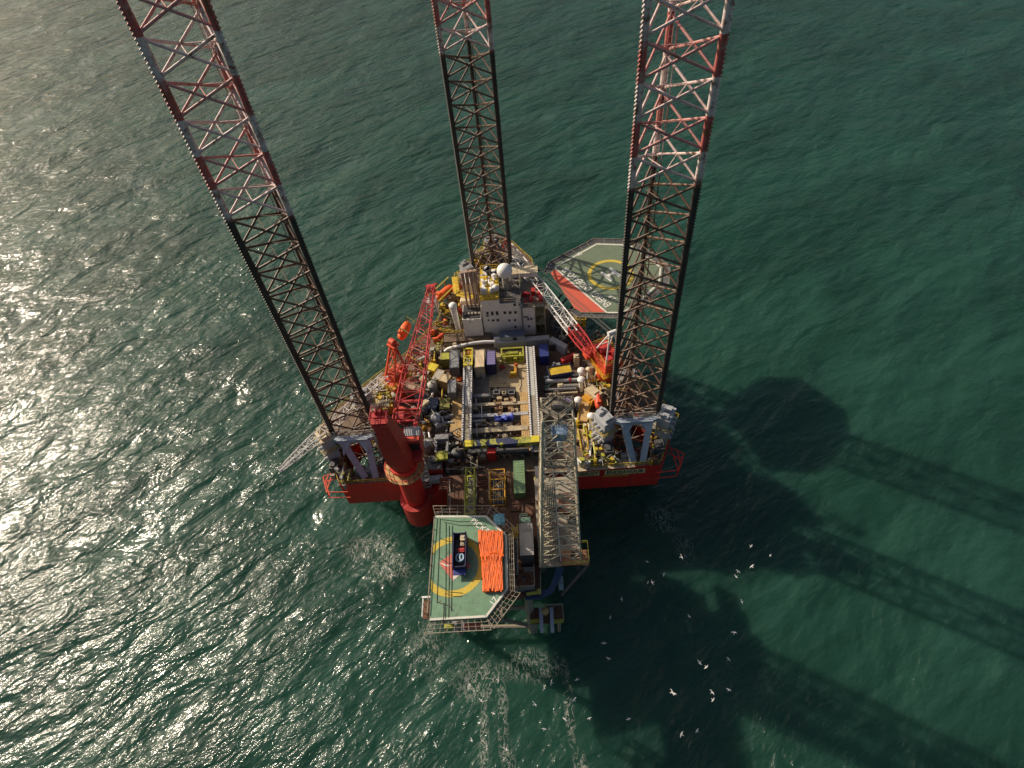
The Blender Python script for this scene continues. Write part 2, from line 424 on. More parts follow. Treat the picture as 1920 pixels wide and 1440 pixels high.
# ------------------------------------------------------------------ the jack-up rig: hull
DZ, HB = 17.0, 9.6
LEGS = {'port': (-41.0, -32.4, 75.2), 'starboard': (14.9, 23.7, 75.4), 'bow': (-13.3, -4.2, 124.1)}   # front chords x0, x1 and their y
def legpts(k):
    x0, x1, y = LEGS[k]; return [Vector((x0, y, 0)), Vector((x1, y, 0)), Vector(((x0 + x1) / 2, y + (x1 - x0) * .866, 0))]
HULL = [(-40.7, 67.5), (24.1, 67.9), (28.4, 77.7), (27.4, 83), (19.5, 94), (13, 101), (5.5, 112), (2.4, 124), (1.4, 134), (-3.5, 142), (-11, 142.5), (-16.6, 134), (-18.8, 126), (-20.6, 119), (-23.2, 113), (-29.5, 103), (-37, 95.5), (-46.4, 85), (-47, 81)]
wells = []
for k in LEGS:
    P = legpts(k); c = (P[0] + P[1] + P[2]) / 3
    hx = []
    for p, q in zip(P, P[1:] + P[:1]):
        for t in (.12, .88):
            e = p.lerp(q, t); w_ = c + (e - c) * 1.28; hx.append((w_.x, 70.9 if (k != 'bow' and w_.y < p.y + .2 and w_.y < 75.6) else w_.y))
    wells.append(hx)
rig = thing('rig_hull', 'huge red hull of the jack-up rig with a tan and brown main deck', 'rig hull', (-8, 95, 0))
mb = MB(); mb.prism(HULL, HB, DZ, wells); mb.build('hull_shell', RED, rig)
ins = []
hc = Vector((-9, 98))
for p in HULL: v = Vector(p) - hc; ins.append(tuple(hc + v * (1 - .10 / v.length)))
mb = MB(); mb.prism(ins, DZ + .004, DZ + .03, [[tuple(Vector(p) + (Vector(p) - Vector((sum(a[0] for a in h) / 6, sum(a[1] for a in h) / 6))) * .01) for p in h] for h in wells]); mb.build('main_deck', GDECK, rig)
# crane sponson blended into the stern plating
cb_ = at(789, 958, 10.0); KX, KY = cb_.x, cb_.y
mb = MB(); R0 = 3.1
arc = [(KX + R0 * math.cos(a), KY + R0 * math.sin(a)) for a in [math.radians(180 + 9 * i) for i in range(21)]]
mb.prism([(KX - R0, 68.2)] + arc + [(KX + R0 + 4.6, 67.8), (KX + R0 + 4.6, 68.4)], HB - .6, 15.2)
mb.build('sponson', RED, rig)
mb = MB(); mb.prism([(KX - R0 - .12, 68.2)] + [(KX + (R0 + .12) * math.cos(a), KY + (R0 + .12) * math.sin(a)) for a in [math.radians(180 + 9 * i) for i in range(21)]] + [(KX + R0 + .12, 68.2)], 15.2, 15.4)
mb.build('sponson_rim', POSTRED, rig)
# name on the stern
yw = 67.73
a0, a1 = aty(1083, 887, yw), aty(1122, 886, yw)
pl = MB()
e0, e1, n0, n1 = 8.0, 14.6, 15.6, 22.35
zt = 15.55
for s0, s1 in ((aty(1073, 888, yw).x, aty(1123, 887, yw).x), (aty(1135, 886, yw).x, aty(1209, 880, yw).x)):
    pl.box(s0 - .1, yw - .05, zt - .8, s1 + .1, yw - .004, zt + .8)
nb = pl.build('name_board', paint('name_tan', (.80, .64, .30), .6, .1, 0, .1), rig)
for wd, s0, s1 in (('ENERGY', aty(1073, 888, yw).x, aty(1123, 887, yw).x), ('ENDEAVOUR', aty(1136, 886, yw).x, aty(1208, 880, yw).x)):
    text(wd, 1.62, ((s0 + s1) / 2, yw - .08, zt), (1, 0, 0), (0, 0, 1), BLACK, nb, 'lettering', fit=(s1 - s0) * .96, bold=.035)
pl = MB(); pl.box(12.6, yw - .06, zt - 1.25, 17.4, yw - .004, zt - 1.13); pl.box(12.6, yw - .06, zt - 1.5, 17.4, yw - .004, zt - 1.42); pl.box(17.4, yw - .06, zt - 1.5, 17.7, yw - .004, zt - 1.0); pl.build('painted_line', HYEL, rig)
# guards of pipe at the two aft corners
mb = MB()
g = [(-42.6, 71.5), (-45.0, 70.6), (-43.6, 66.8), (-39.2, 66.6)]
for z in (DZ - 1.2, DZ - 3.4): mb.path([Vector((x, y, z)) for x, y in g], .12)
for x, y in g[:3]: mb.tube((x, y, DZ - 1.2), (x, y, DZ - 3.4), .11)
mb.tube((-43.2, 71.3, DZ - 1.2), (-43.6, 66.8, DZ - 1.2), .13); mb.tube((-43.9, 71, DZ - 1.2), (-44.3, 68.6, DZ - 1.2), .13); mb.tube((-43, 69.6, DZ - 1.2), (-44.6, 69.5, DZ - 1.2), .13)
mb.build('corner_guard', ORED, rig)
mb = MB()
g = [(26.2, 73.2), (29.4, 71.0), (27.5, 67.2), (23.0, 66.9)]
for z in (DZ - 1.2, DZ - 3.4): mb.path([Vector((x, y, z)) for x, y in g], .12)
for x, y in g[:3]: mb.tube((x, y, DZ - 1.2), (x, y, DZ - 3.4), .11)
mb.tube((26.9, 72.7, DZ - 1.2), (27.5, 67.2, DZ - 1.2), .13); mb.tube((28.2, 71.8, DZ - 1.2), (28.2, 68.7, DZ - 1.2), .13); mb.tube((27.1, 70, DZ - 1.2), (29.0, 70.2, DZ - 1.2), .13)
mb.build('corner_guard', RED, rig)
mb = MB(); d = lambda x, y: Vector((x, y, DZ + .03))
mb.rail([d(-40.6, 67.7), d(-46.8, 80.9), d(-46.2, 84.9), d(-36.9, 95.3), d(-29.4, 102.8), d(-23.1, 112.9), d(-20.5, 119), d(-18.7, 125.9), d(-16.5, 133.9), d(-11, 142.3), d(-3.6, 141.8), d(1.3, 133.9), d(2.3, 123.9), d(5.4, 111.9), d(12.9, 100.9), d(19.4, 93.9)], step=2.2)
mb.rail([d(19.4, 93.9), d(27.3, 82.9), d(28.2, 77.7), d(24.0, 68.1), d(8.8, 68.1)], step=2.2)
mb.rail([d(-40.6, 67.7), d(-31, 67.8)], step=2.2)
mb.build('guard_rail', YEL, rig)
# lighter tan deck amid the skid beams, walkway strips outboard of each beam
mb = MB(); z = DZ + .034
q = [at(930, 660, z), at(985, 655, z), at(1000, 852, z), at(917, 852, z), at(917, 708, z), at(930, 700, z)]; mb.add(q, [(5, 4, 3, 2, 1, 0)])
mb.build('tan_bay_deck', DECK, rig)
mb = MB(); z = DZ + .032; q = [at(886, 655, z), at(929.5, 655, z), at(929.5, 699.8, z), at(916.5, 707.6, z), at(916.5, 852, z), at(886, 852, z)]; mb.add(q, [(5, 4, 3, 2, 1, 0)]); mb.build('shaded_grey_deck', paint('shaded_grey_deck', (.21, .19, .17), .8, .3, .3, .6, .35), rig)  # grey paint that also carries the shade over this half of the bay
mb = MB(); z = DZ + .04; q = [at(919, 726, z), at(967, 725, z), at(970, 780, z), at(920, 781, z)]; mb.add(q, [(3, 2, 1, 0)]); mb.build('recess_shade', paint('recess_shade', (.05, .04, .035), .85, .3, .3, .3), rig)  # dark sheet: the shade of the recess round the crates, put in as colour
mb = MB(); z = DZ + .034
mb.add([at(842, 735, z), at(866, 735, z), at(866, 826, z), at(848, 826, z)], [(3, 2, 1, 0)]); mb.build('walkway_deck', BEIGE, rig); mb = MB()
mb.add([at(1084, 862, z), at(1190, 860, z), at(1190, 876, z), at(1084, 884, z)], [(3, 2, 1, 0)])
mb.build('walkway_deck', BEIGE, rig)

# ------------------------------------------------------------------ three lattice legs
def make_leg(k, label):
    P = legpts(k); c = (P[0] + P[1] + P[2]) / 3; c.z = 0
    t = thing('jackup_leg', label, 'rig leg', (c.x, c.y, -2), 'lattice legs of the rig')
    ZT = 121.4; nodes = [75.6 + 4.78 * i for i in range(-16, 10)]
    for p in P:
        mb = MB(); mb.tube((p.x, p.y, -6), (p.x, p.y, ZT), .40, 10)
        ch = mb.build('chord', LEGC, t, smooth=True)
        o = (p - c).normalized(); s = Vector((-o.y, o.x, 0)); mb = MB()
        r0, r1, r2, hw = .34, .52, .74, .10; n = int((ZT - 6) / .52)
        for i in range(n):
            z = 6 + i * .52
            b = [p + o * r0 - s * hw, p + o * r0 + s * hw]
            prof = [(r1, 0), (r2, .13), (r2, .26), (r1, .40)]
            vs = []
            for sg in (-1, 1):
                for r, dz in [(r0, 0)] + prof + [(r1, .52), (r0, .52)]:
                    q = p + o * r + s * sg * hw; vs.append((q.x, q.y, z + dz))
            m = 7
            mb.add(vs, [tuple(range(m - 1, -1, -1)), tuple(range(m, 2 * m))] + [(i2, i2 + 1, m + i2 + 1, m + i2) for i2 in range(1, 5)])
        mb.build('rack', LEGC, ch)
    for i in range(3):
        a, b = P[i], P[(i + 1) % 3]; mb = MB(); dirn = (b - a).normalized()
        for z0, z1 in zip(nodes, nodes[1:]):
            A0, A1 = a + dirn * .3 + Vector((0, 0, z0 + .45)), a + dirn * .3 + Vector((0, 0, z1 - .45))
            B0, B1 = b - dirn * .3 + Vector((0, 0, z0 + .45)), b - dirn * .3 + Vector((0, 0, z1 - .45))
            mb.tube(A0, B1, .19, 7, cap=False); mb.tube(A1, B0, .185, 7, cap=False)
        for z0, z1 in zip(nodes, nodes[1:]):
            zm = Vector((0, 0, (z0 + z1) / 2)); mb.tube((a + b) / 2 + zm, (b + P[(i + 2) % 3]) / 2 + zm, .07, 5, cap=False)
        mb.build('bracing', LEGB, t, smooth=True)
    mb = MB()                                  # inspection ladder and pipe run down the leg
    q = P[2].lerp(c, .22)
    for sx_ in (-.25, .25): mb.bar((q.x + sx_, q.y, 8), (q.x + sx_, q.y, ZT - 1), .08)
    for i in range(int((ZT - 10) / .8)): mb.bar((q.x - .25, q.y, 9 + i * .8), (q.x + .25, q.y, 9 + i * .8), .05)
    mb.tube((q.x + .7, q.y - .3, 8), (q.x + .7, q.y - .3, ZT - 2), .09, 6)
    mb.build('ladder', LEGB, t)
    return t
make_leg('port', 'lattice leg leaning off the upper left of the picture, beside the red king post crane')
make_leg('starboard', 'lattice leg in front of the round-marked helideck, on the right of the rig')
make_leg('bow', 'middle lattice leg farthest away, behind the white dome and the deckhouse')

# ------------------------------------------------------------------ jacking frames round the legs
def jack_frame(k, label, fr, roofm, braces=True):
    P = legpts(k); c = (P[0] + P[1] + P[2]) / 3
    t = thing('jacking_frame', label, 'jacking frame', (c.x, c.y, DZ + .03), 'jacking frames at the foot of the legs')
    ZJ = 25.2
    for i, p in enumerate(P):
        o = (p - c).normalized(); yaw = math.atan2(o.y, o.x); q = p + o * 1.9
        mb = MB(); mb.cbox(q, 2.5, 3.5, DZ + .04, ZJ, yaw)
        s = Vector((-o.y, o.x, 0))
        for e in (-1.05, 0, 1.05):               # pinion motors on the outer face
            for zz in (19.5, 21.4, 23.2):
                w_ = q + o * 1.25 + s * e; mb.tube((w_.x, w_.y, zz), (w_.x + o.x * .8, w_.y + o.y * .8, zz), .34, 8)
        jc = mb.build('jack_case', LGREY if i < 2 else GREY, t)
        mb = MB(); mb.cbox(q, 2.8, 3.8, ZJ, ZJ + .18, yaw)
        for e in (-1.2, .9): mb.cbox(q + s * e + o * .2, 1.2, 1.1, ZJ + .18, ZJ + .95, yaw)
        mb.cbox(q - o * .9, .6, 2.6, ZJ + .18, ZJ + .6, yaw)
        for e in (-1.5, 1.2, .3): mb.cbox(q + s * e - o * .3, .5, .5, ZJ + .18, ZJ + .55 + .3 * abs(e - 1), yaw)
        mb.build('jack_case_roof', roofm[i], jc)
        mb = MB(); cs = [q + o * sx_ * 1.95 + s * sy_ * 2.4 for sx_, sy_ in ((-1, -1), (1, -1), (1, 1), (-1, 1))]
        pf = MB(); pf.cbox(q, 3.9, 4.8, 22.0, 22.12, yaw)
        pf.build('jack_platform', STEEL, jc)
        mb.rail([Vector((v.x, v.y, 22.1)) for v in cs], step=1.4, close=True); mb.build('jack_platform_rail', YEL, jc)
    if braces:
        x0, x1, y = LEGS[k]
        mb = MB(); yb = y - 2.1; zb = 24.8
        mb.bar((x0 + 1.2, yb, zb), (x1 - 1.2, yb, zb), 1.1, 1.0)
        for (xa, xb) in fr: mb.bar((xa, yb - .2, zb), (xb, 68.9, DZ + .1), 1.25, .8)
        mb.bar((x0 - 1.9, y - .6, zb), (x0 + 1.6, yb, zb), 1.0, .9); mb.bar((x1 + 1.9, y - .6, zb), (x1 - 1.6, yb, zb), 1.0, .9)
        for (xa, xb), sg in zip(fr, (1, -1)):   # knee plates under the cross beam
            mb.add([(xa, yb - .6, zb - .3), (xa + sg * 1.7, yb - .45, zb - .3), (xa, yb - 2.2, zb - 2.0), (xa, yb - .6, zb - .9), (xa + sg * 1.7, yb - .45, zb - .9), (xa, yb - 2.2, zb - 2.6)], [(0, 1, 2), (5, 4, 3), (0, 3, 4, 1), (1, 4, 5, 2), (2, 5, 3, 0)])
        mb.build('portal_brace', BLUEG, t)
        mb = MB(); cs = [Vector((x0 + .5, yb + .8, zb + .5)), Vector((x1 - .5, yb + .8, zb + .5))]
        for dy in (0, .9, 1.7): mb.tube(cs[0] + Vector((0, dy, 0)), cs[1] + Vector((0, dy, 0)), .12, 6)
        mb.rail([cs[0], cs[1]], step=1.4); mb.build('pipe_rack', STEEL, t)
        for xx in (x0 - .9, x1 + .4):
            mb = MB(); mb.box(xx - .9, 70.2, DZ + .04, xx + .9, 72.6, DZ + 2.2); mb.box(xx - .6, 70.6, DZ + 2.2, xx + .3, 72, DZ + 2.5); mb.build('drive_cabinet', DGREY, t)
        for i in range(3):
            mb = MB(); mb.box(x0 + 1.4 + 2.0 * i, 69.6, DZ + .04, x0 + 2.6 + 2.0 * i, 70.5 + .2 * i, DZ + 1.3); mb.build('valve_box', GREY, t)
    return t
jack_frame('port', 'grey jacking frame of the left leg, next to the red king post', ((-38.9, -35.6), (-33.9, -33.4)), (CREAM, DGREY, GREY))
jack_frame('starboard', 'blue-grey jacking frame of the right leg above the painted ship name', ((16.9, 18.6), (22.0, 20.6)), (LGREY, LGREY, GREY))
jack_frame('bow', 'jacking frame of the middle leg behind the deckhouse', (), (GREY, GREY, GREY), False)

# ------------------------------------------------------------------ king post crane on the port quarter
zr = 28.3
t = thing('king_post_crane', 'big red crane with a tall tapered king post and long lattice boom', 'crane', (KX, KY, HB), 'red cranes of the rig')
mb = MB(); mb.lathe((KX, KY, 0), [(2.15, 15.62), (2.15, zr - 1.4), (2.6, zr - .9), (2.6, zr - .1)], 32); mb.build('pedestal', RED, t, smooth=True)
mb = MB(); mb.lathe((KX, KY, 0), [(2.7, zr - 1.9), (3.75, zr - 1.9), (3.75, zr - 1.75), (2.7, zr - 1.75)], 32); pf = mb.build('ring_walkway', TAN, t)
mb = MB(); mb.rail([Vector((KX + 3.65 * math.cos(a), KY + 3.65 * math.sin(a), zr - 1.75)) for a in [2 * PI * i / 20 for i in range(20)]], h=1.1, step=5, close=True); mb.build('ring_rail', ORED, pf)
mb = MB(); zk = 42.2                            # fabricated post: round foot, boxed and tapered head
def ringpts(r, z, sq, dx=0, dy=0, n=32):
    out = []
    for i in range(n):
        a = 2 * PI * i / n; cx_, sy_ = math.cos(a), math.sin(a); k = max(abs(cx_), abs(sy_))
        rr = r * (1 - sq) + r / k * sq * .95
        out.append((KX + dx + rr * cx_, KY + dy + rr * sy_, z))
    return out
LX = -1.15
rings = [ringpts(2.3, zr - .1, 0), ringpts(2.35, zr + .5, .1, LX * .04), ringpts(2.35, zr + 3, .65, LX * .22), ringpts(2.0, zr + 7.5, .9, LX * .54), ringpts(1.15, zk, .95, LX)]
n = 32; vs = [p for r_ in rings for p in r_]; fs = [(k * n + i, k * n + (i + 1) % n, (k + 1) * n + (i + 1) % n, (k + 1) * n + i) for k in range(len(rings) - 1) for i in range(n)]
fs += [tuple(range((len(rings) - 1) * n, len(rings) * n))]
mb.add(vs, fs); post = mb.build('king_post', POSTRED, t, smooth=True)
mb = MB(); KX0 = KX; KX = KX + LX; mb.box(KX - 1.45, KY - 1.45, zk + .01, KX + 1.45, KY + 1.45, zk + .15); mb.box(KX - 1.3, KY - 1.6, zk - .9, KX + 1.3, KY - 1.2, zk - .1)
mb.rail([Vector((KX + a * 1.4, KY + b * 1.4, zk + .15)) for a, b in ((-1, -1), (1, -1), (1, 1), (-1, 1))], step=1.2, close=True)
for e in (-.7, .1, .9): mb.tube((KX + e, KY + .6, zk + .7), (KX + e + .2, KY + .6, zk + .7), .5, 14)
mb.box(KX - .9, KY - .3, zk + .15, KX + 1.0, KY + 1.2, zk + .45)
mb.build('sheave_head', CRRED, post)
mb = MB(); mb.box(KX - 1.8, KY + 1.2, zk + .2, KX - .9, KY + 2.9, zk + .3)
for i in range(7): mb.box(KX - .8 + .33 * i, KY + 1.95, zk + .16, KX - .62 + .33 * i, KY + 3.6, zk + .3)
mb.build('head_grating', OLDS, post); KX = KX0
mb = MB(); ca = at(772, 812, 33.2); cx0, cy0 = ca.x, ca.y
mb.box(cx0 - 1.5, cy0 - 2.0, 30.0, cx0 + 1.6, cy0 + 1.4, 33.2); cab = mb.build('operator_cab', CRRED, t, bevel=.08)
mb = MB(); mb.box(cx0 - 1.2, cy0 - 2.04, 30.5, cx0 + 1.3, cy0 - 2.002, 32.7); mb.build('cab_window', GLASS, cab)
mb = MB(); mb.box(cx0 - 1.3, cy0 - 1.9, 33.2, cx0 + 1.4, cy0 - .9, 33.32); mb.build('cab_roof', ORED, cab)
mb = MB()
for i in range(9): mb.box(cx0 - 1.4 + .32 * i, cy0 - .7, 33.2, cx0 - 1.24 + .32 * i, cy0 + 1.3, 33.4)
mb.box(cx0 - 1.45, cy0 - .75, 33.2, cx0 + 1.55, cy0 + 1.35, 33.26); mb.build('cab_grating', LGREY, cab)
mb = MB(); mb.rail([Vector((cx0 - 3.0, cy0 - 2, 31.0)), Vector((cx0 - 3.2, cy0 + 1.6, 31.0)), Vector((cx0 - 1.3, cy0 + 1.8, 31.0))], step=1.2, r=.06); mb.box(cx0 - 3.2, cy0 - 2, 30.85, cx0 - 1.5, cy0 + 1.8, 31.0); mb.build('cab_walkway', CRRED, t)
mb = MB(); mb.box(KX - 2.2, KY + 1.6, zr + .6, KX + 3.4, KY + 3.6, zr + 3.2); mb.box(cx0 - 1.2, KY - .5, zr + .4, cx0 + 1.5, KY + 3, 30.0); mb.build('winch_frame', CRRED, t)
H0 = at(757, 803, 30.0); H1 = at(809, 540, 23.4)
mb = MB(); mb.truss(H0, H1, (4.4, 1.6), (4.7, 2.2), (1.5, 1.2), 16, .15, .075, .12, .3)
boom = mb.build('boom', CRRED, t)
dv = (H1 - H0).normalized(); mb = MB()
for f_, wd in ((.035, 4.4), (.10, 4.6), (.15, 4.6)): c_ = H0.lerp(H1, f_); mb.bar(c_ + Vector((-wd / 2, 0, .3)), c_ + Vector((wd / 2, 0, .3)), .35)
c_ = H0.lerp(H1, .07); mb.box(c_.x - 1.7, c_.y - 1.0, c_.z - .4, c_.x - .3, c_.y + .7, c_.z + .5); mb.tube(c_ + Vector((-.2, .4, 0)), c_ + Vector((1.9, .4, 0)), .35, 10)
c_ = H0.lerp(H1, .03)
for e in (-2.2, 2.2): mb.bar(Vector((KX + e * .8, KY + 2.2, zr + 2.2)), H0 + Vector((e, 1.2, 0)), .6)
mb.build('boom_heel', CRRED, boom)
mb = MB()
for e in (-.5, .5): mb.tube(H1 + Vector((e - .15, -.6, .3)), H1 + Vector((e + .15, -.6, .3)), .75, 14)
mb.box(H1.x - 1.0, H1.y - 1.2, H1.z - .3, H1.x + 1.0, H1.y + .4, H1.z + .9); mb.bar(H1 + Vector((-1.4, 0, .6)), H1 + Vector((1.4, .8, .6)), .3); mb.build('boom_head', CRRED, boom)
mb = MB()
for e in (-.9, -.3, .4, 1.0): mb.tube(Vector((KX + LX + e * .6, KY + .6, zk + .9)), H1 + Vector((e * .5, -.6, 1)), .035, 4)
mb.build('luffing_rope', WIRE, t)
# boom rest trestle under the tip
b_ = H1 + Vector((.6, 2.2, 0)); t = thing('boom_rest', 'pale grey trestle holding up the tip of the long red boom', 'boom rest', (b_.x, b_.y - 3, DZ + .03))
mb = MB(); zz = H1.z - 1.1; base = H0.lerp(H1, .93); bx, by = base.x, base.y
tx = [Vector((bx + a * .9, by + b * .9, zz)) for a, b in ((-1, -1), (1, -1), (1, 1), (-1, 1))]; bt = [Vector((bx + a * 1.9, by + b * 1.9, DZ + .04)) for a, b in ((-1, -1), (1, -1), (1, 1), (-1, 1))]
for i in range(4):
    mb.tube(tx[i], bt[i], .17, 8); j = (i + 1) % 4
    for f0, f1 in ((0, .5), (.5, 1)): mb.tube(tx[i].lerp(bt[i], f0), tx[j].lerp(bt[j], f1), .09, 6); mb.tube(tx[i].lerp(bt[i], f1), tx[j].lerp(bt[j], f1), .09, 6)
mb.box(bx - 1.3, by - 1.1, zz, bx + 1.3, by + 1.1, zz + .3); mb.build('trestle', LGREY, t)

# ------------------------------------------------------------------ starboard crane
B0 = at(1112, 665, 27.5); B1 = at(944, 452, 25.0)
ped = at(1124, 690, 22); ped = Vector((ped.x + 1.2, ped.y + .4, 0))
t = thing('lattice_boom_crane', 'orange-red crane with a white and red boom lying toward the middle leg', 'crane', (ped.x, ped.y, DZ + .03), 'red cranes of the rig')
bd = (B1 - B0); bd.z = 0; bd.normalize(); sd_ = Vector((bd.y, -bd.x, 0))
mb = MB(); mb.lathe((ped.x, ped.y, 0), [(1.7, DZ + .04), (1.7, 22.4), (2.3, 23.0), (2.3, 23.6)], 24); mb.build('pedestal', ORED, t, smooth=True)
yaw = math.atan2(bd.y, bd.x); hc_ = ped - bd * .3
mb = MB(); mb.cbox(hc_, 6.8, 4.2, 23.6, 26.4, yaw); house = mb.build('machinery_house', ORED, t, bevel=.06)
mb = MB(); mb.cbox(hc_, 8.0, 5.6, 23.4, 23.58, yaw); pf = mb.build('house_walkway', GOLD, t)
mb = MB(); mb.rail([Vector((v.x, v.y, 23.58)) for v in [hc_ + bd * a * 4 + sd_ * b * 2.8 for a, b in ((-1, -1), (1, -1), (1, 1), (-1, 1))]], step=1.3, close=True); mb.rail([Vector((v.x, v.y, 26.4)) for v in [hc_ + bd * a * 3.3 + sd_ * b * 2.0 for a, b in ((-1, -1), (1, -1), (1, 1), (-1, 1))]], step=1.3, close=True); mb.build('house_rail', GOLD, pf)
mb = MB()
for a, b, sx_, sy_, h_ in ((.2, .2, 1.8, 1.2, .9), (-1.9, -.6, 1.2, 1.6, .7), (-1.2, 1.0, 1.0, .8, 1.2), (1.9, -1.0, 1.2, .9, .8), (-2.6, .9, .7, .9, .9), (1.6, .9, .8, .9, .5)):
    v = hc_ + bd * a + sd_ * b; mb.cbox(v, sx_, sy_, 26.4, 26.4 + h_, yaw)
v = hc_ + bd * .6 - sd_ * .4; mb.tube(v + Vector((0, 0, 27.2)) - sd_ * .9, v + Vector((0, 0, 27.2)) + sd_ * .9, .7, 14)
mb.build('roof_winch', CRRED, house)
mb = MB(); ap = hc_ - bd * 1.6 + Vector((0, 0, 34.0))
for s_ in (-1, 1):
    mb.tube(hc_ + bd * 1.8 + sd_ * s_ * 1.8 + Vector((0, 0, 26.4)), ap + sd_ * s_ * .5, .17, 8); mb.tube(hc_ - bd * 3.0 + sd_ * s_ * 1.8 + Vector((0, 0, 26.4)), ap + sd_ * s_ * .5, .17, 8)
mb.tube(ap - sd_ * .9, ap + sd_ * .9, .5, 12)
for f_ in (.35, .65):
    a_ = (hc_ + bd * 1.8 + Vector((0, 0, 26.4))).lerp(ap, f_); mb.tube(a_ - sd_ * (1.8 - 1.3 * f_), a_ + sd_ * (1.8 - 1.3 * f_), .1, 6)
mb.build('gantry', WHITE, t)
cabp = hc_ + bd * 3.2 - sd_ * 2.6
mb = MB(); mb.cbox(cabp, 1.9, 1.7, 23.7, 25.9, yaw); cab = mb.build('operator_cab', ORED, t, bevel=.06)
mb = MB(); mb.cbox(cabp + bd * .97, .04, 1.4, 24.2, 25.6, yaw); mb.build('cab_window', GLASS, cab)
k = (B1 - B0).length; fr_ = .19
mb = MB(); Pm = B0.lerp(B1, fr_); mb.truss(B0, Pm, (1.5, 1.0), (2.3, 2.0), (2.3, 2.0), 5, .15, .075, .5, .9); mb.build('boom_foot', CRRED, t)
mb = MB(); Pn = B0.lerp(B1, .93); mb.truss(Pm, Pn, (2.3, 2.0), (2.3, 2.0), (2.0, 1.7), 17, .14, .075, .1, .85); mb.build('boom', CWHITE, t)
mb = MB(); mb.truss(Pn, B1, (2.0, 1.7), (1.6, 1.4), (.9, .9), 4, .13, .075, .3, .9); mb.build('boom_tip', CRRED, t)
mb = MB(); sp = ap.lerp(B1, .62)
for e in (-.8, -.4, .4, .8): mb.tube(ap + sd_ * e * .6, sp + sd_ * e, .04, 4); mb.tube(sp + sd_ * e, Pn + sd_ * e + Vector((0, 0, .9)), .05, 4)
mb.bar(sp - sd_ * 1.1, sp + sd_ * 1.1, .3); mb.build('pendant_rope', WIRE, t)
hk = at(1012, 558, 24.0)
mb = MB(); mb.tube(B0.lerp(B1, .55), B0.lerp(B1, .55) + Vector((0, 0, -2.6)), .05, 5); mb.ball(B0.lerp(B1, .55) + Vector((0, 0, -3.3)), .75, 18); mb.build('hook_ball', ORED, t, smooth=True)

# ------------------------------------------------------------------ small port crane, boom out over the sea
C0 = at(724, 706, 25.6); C1 = at(524, 882, 25.6); pc = at(735, 696, 23); 
t = thing('lattice_boom_crane', 'small orange-red crane behind the left leg with a white boom out over the sea', 'crane', (pc.x, pc.y, DZ + .03), 'red cranes of the rig')
cd = (C1 - C0); cd.z = 0; cd.normalize(); cs_ = Vector((cd.y, -cd.x, 0)); yaw = math.atan2(cd.y, cd.x)
pc = C0 - cd * 1.8; pc.z = 0
mb = MB(); mb.lathe((pc.x, pc.y, 0), [(1.4, DZ + .04), (1.4, 22.0), (1.9, 22.6), (1.9, 23.0)], 24); mb.build('pedestal', ORED, t, smooth=True)
mb = MB(); mb.cbox(pc - cd * 1.2, 3.8, 2.4, 23.0, 24.8, yaw); mb.cbox(pc - cd * .4 + cs_ * .5, 1.2, .9, 24.8, 25.5, yaw); mb.tube(pc - cd * 2 - cs_ * .8 + Vector((0, 0, 25.2)), pc - cd * 2 + cs_ * .8 + Vector((0, 0, 25.2)), .45, 12); house = mb.build('machinery_house', ORED, t, bevel=.05)
mb = MB(); mb.cbox(pc, 5.4, 4.2, 22.86, 22.99, yaw); mb.rail([Vector((v.x, v.y, 23.0)) for v in [pc + cd * a * 2.7 + cs_ * b * 2.1 for a, b in ((-1, -1), (1, -1), (1, 1), (-1, 1))]], step=1.3, close=True); mb.build('house_walkway', GOLD, t)
mb = MB(); ap = pc - cd * 2.2 + Vector((0, 0, 32.0))
for s_ in (-1, 1):
    f0, f1 = pc + cd * 1.5 + cs_ * s_ * 1.5 + Vector((0, 0, 23)), pc - cd * 2.6 + cs_ * s_ * 1.5 + Vector((0, 0, 25.2))
    e = ap + cs_ * s_ * .7; mb.bar(f0, e, .35); mb.bar(f1, e, .35)
    for f_ in (.25, .5, .75): mb.bar(f0.lerp(e, f_), f1.lerp(e, f_ + .1 if f_ < .7 else f_), .14)
for f_ in (.3, .5, .7, .85):
    for b_ in (cd * 1.5 + Vector((0, 0, 23)), -cd * 2.6 + Vector((0, 0, 25.2))):
        m_ = (pc + b_).lerp(ap, f_); wd = 1.5 + (.7 - 1.5) * f_; mb.bar(m_ - cs_ * wd, m_ + cs_ * wd, .16)
mb.cbox(ap, 1.8, 2.2, 31.8, 32.1, yaw); mb.tube(ap - cs_ * .6 + Vector((0, 0, .8)), ap + cs_ * .6 + Vector((0, 0, .8)), .7, 14); mb.build('gantry', ORED, t)
mb = MB(); mb.truss(C0, C1, (1.8, 1.4), (1.7, 1.5), (.7, .6), 18, .095, .055, .06, .7); mb.build('boom', CWHITE, t)
mb = MB()
for e in (-.5, .5): mb.tube(ap + cs_ * e, C1 + cs_ * e * .5 + Vector((0, 0, .5)), .04, 4)
mb.build('pendant_rope', WIRE, t)
D0 = DZ + .034
def Z4(z): return Vector((0, 0, z))
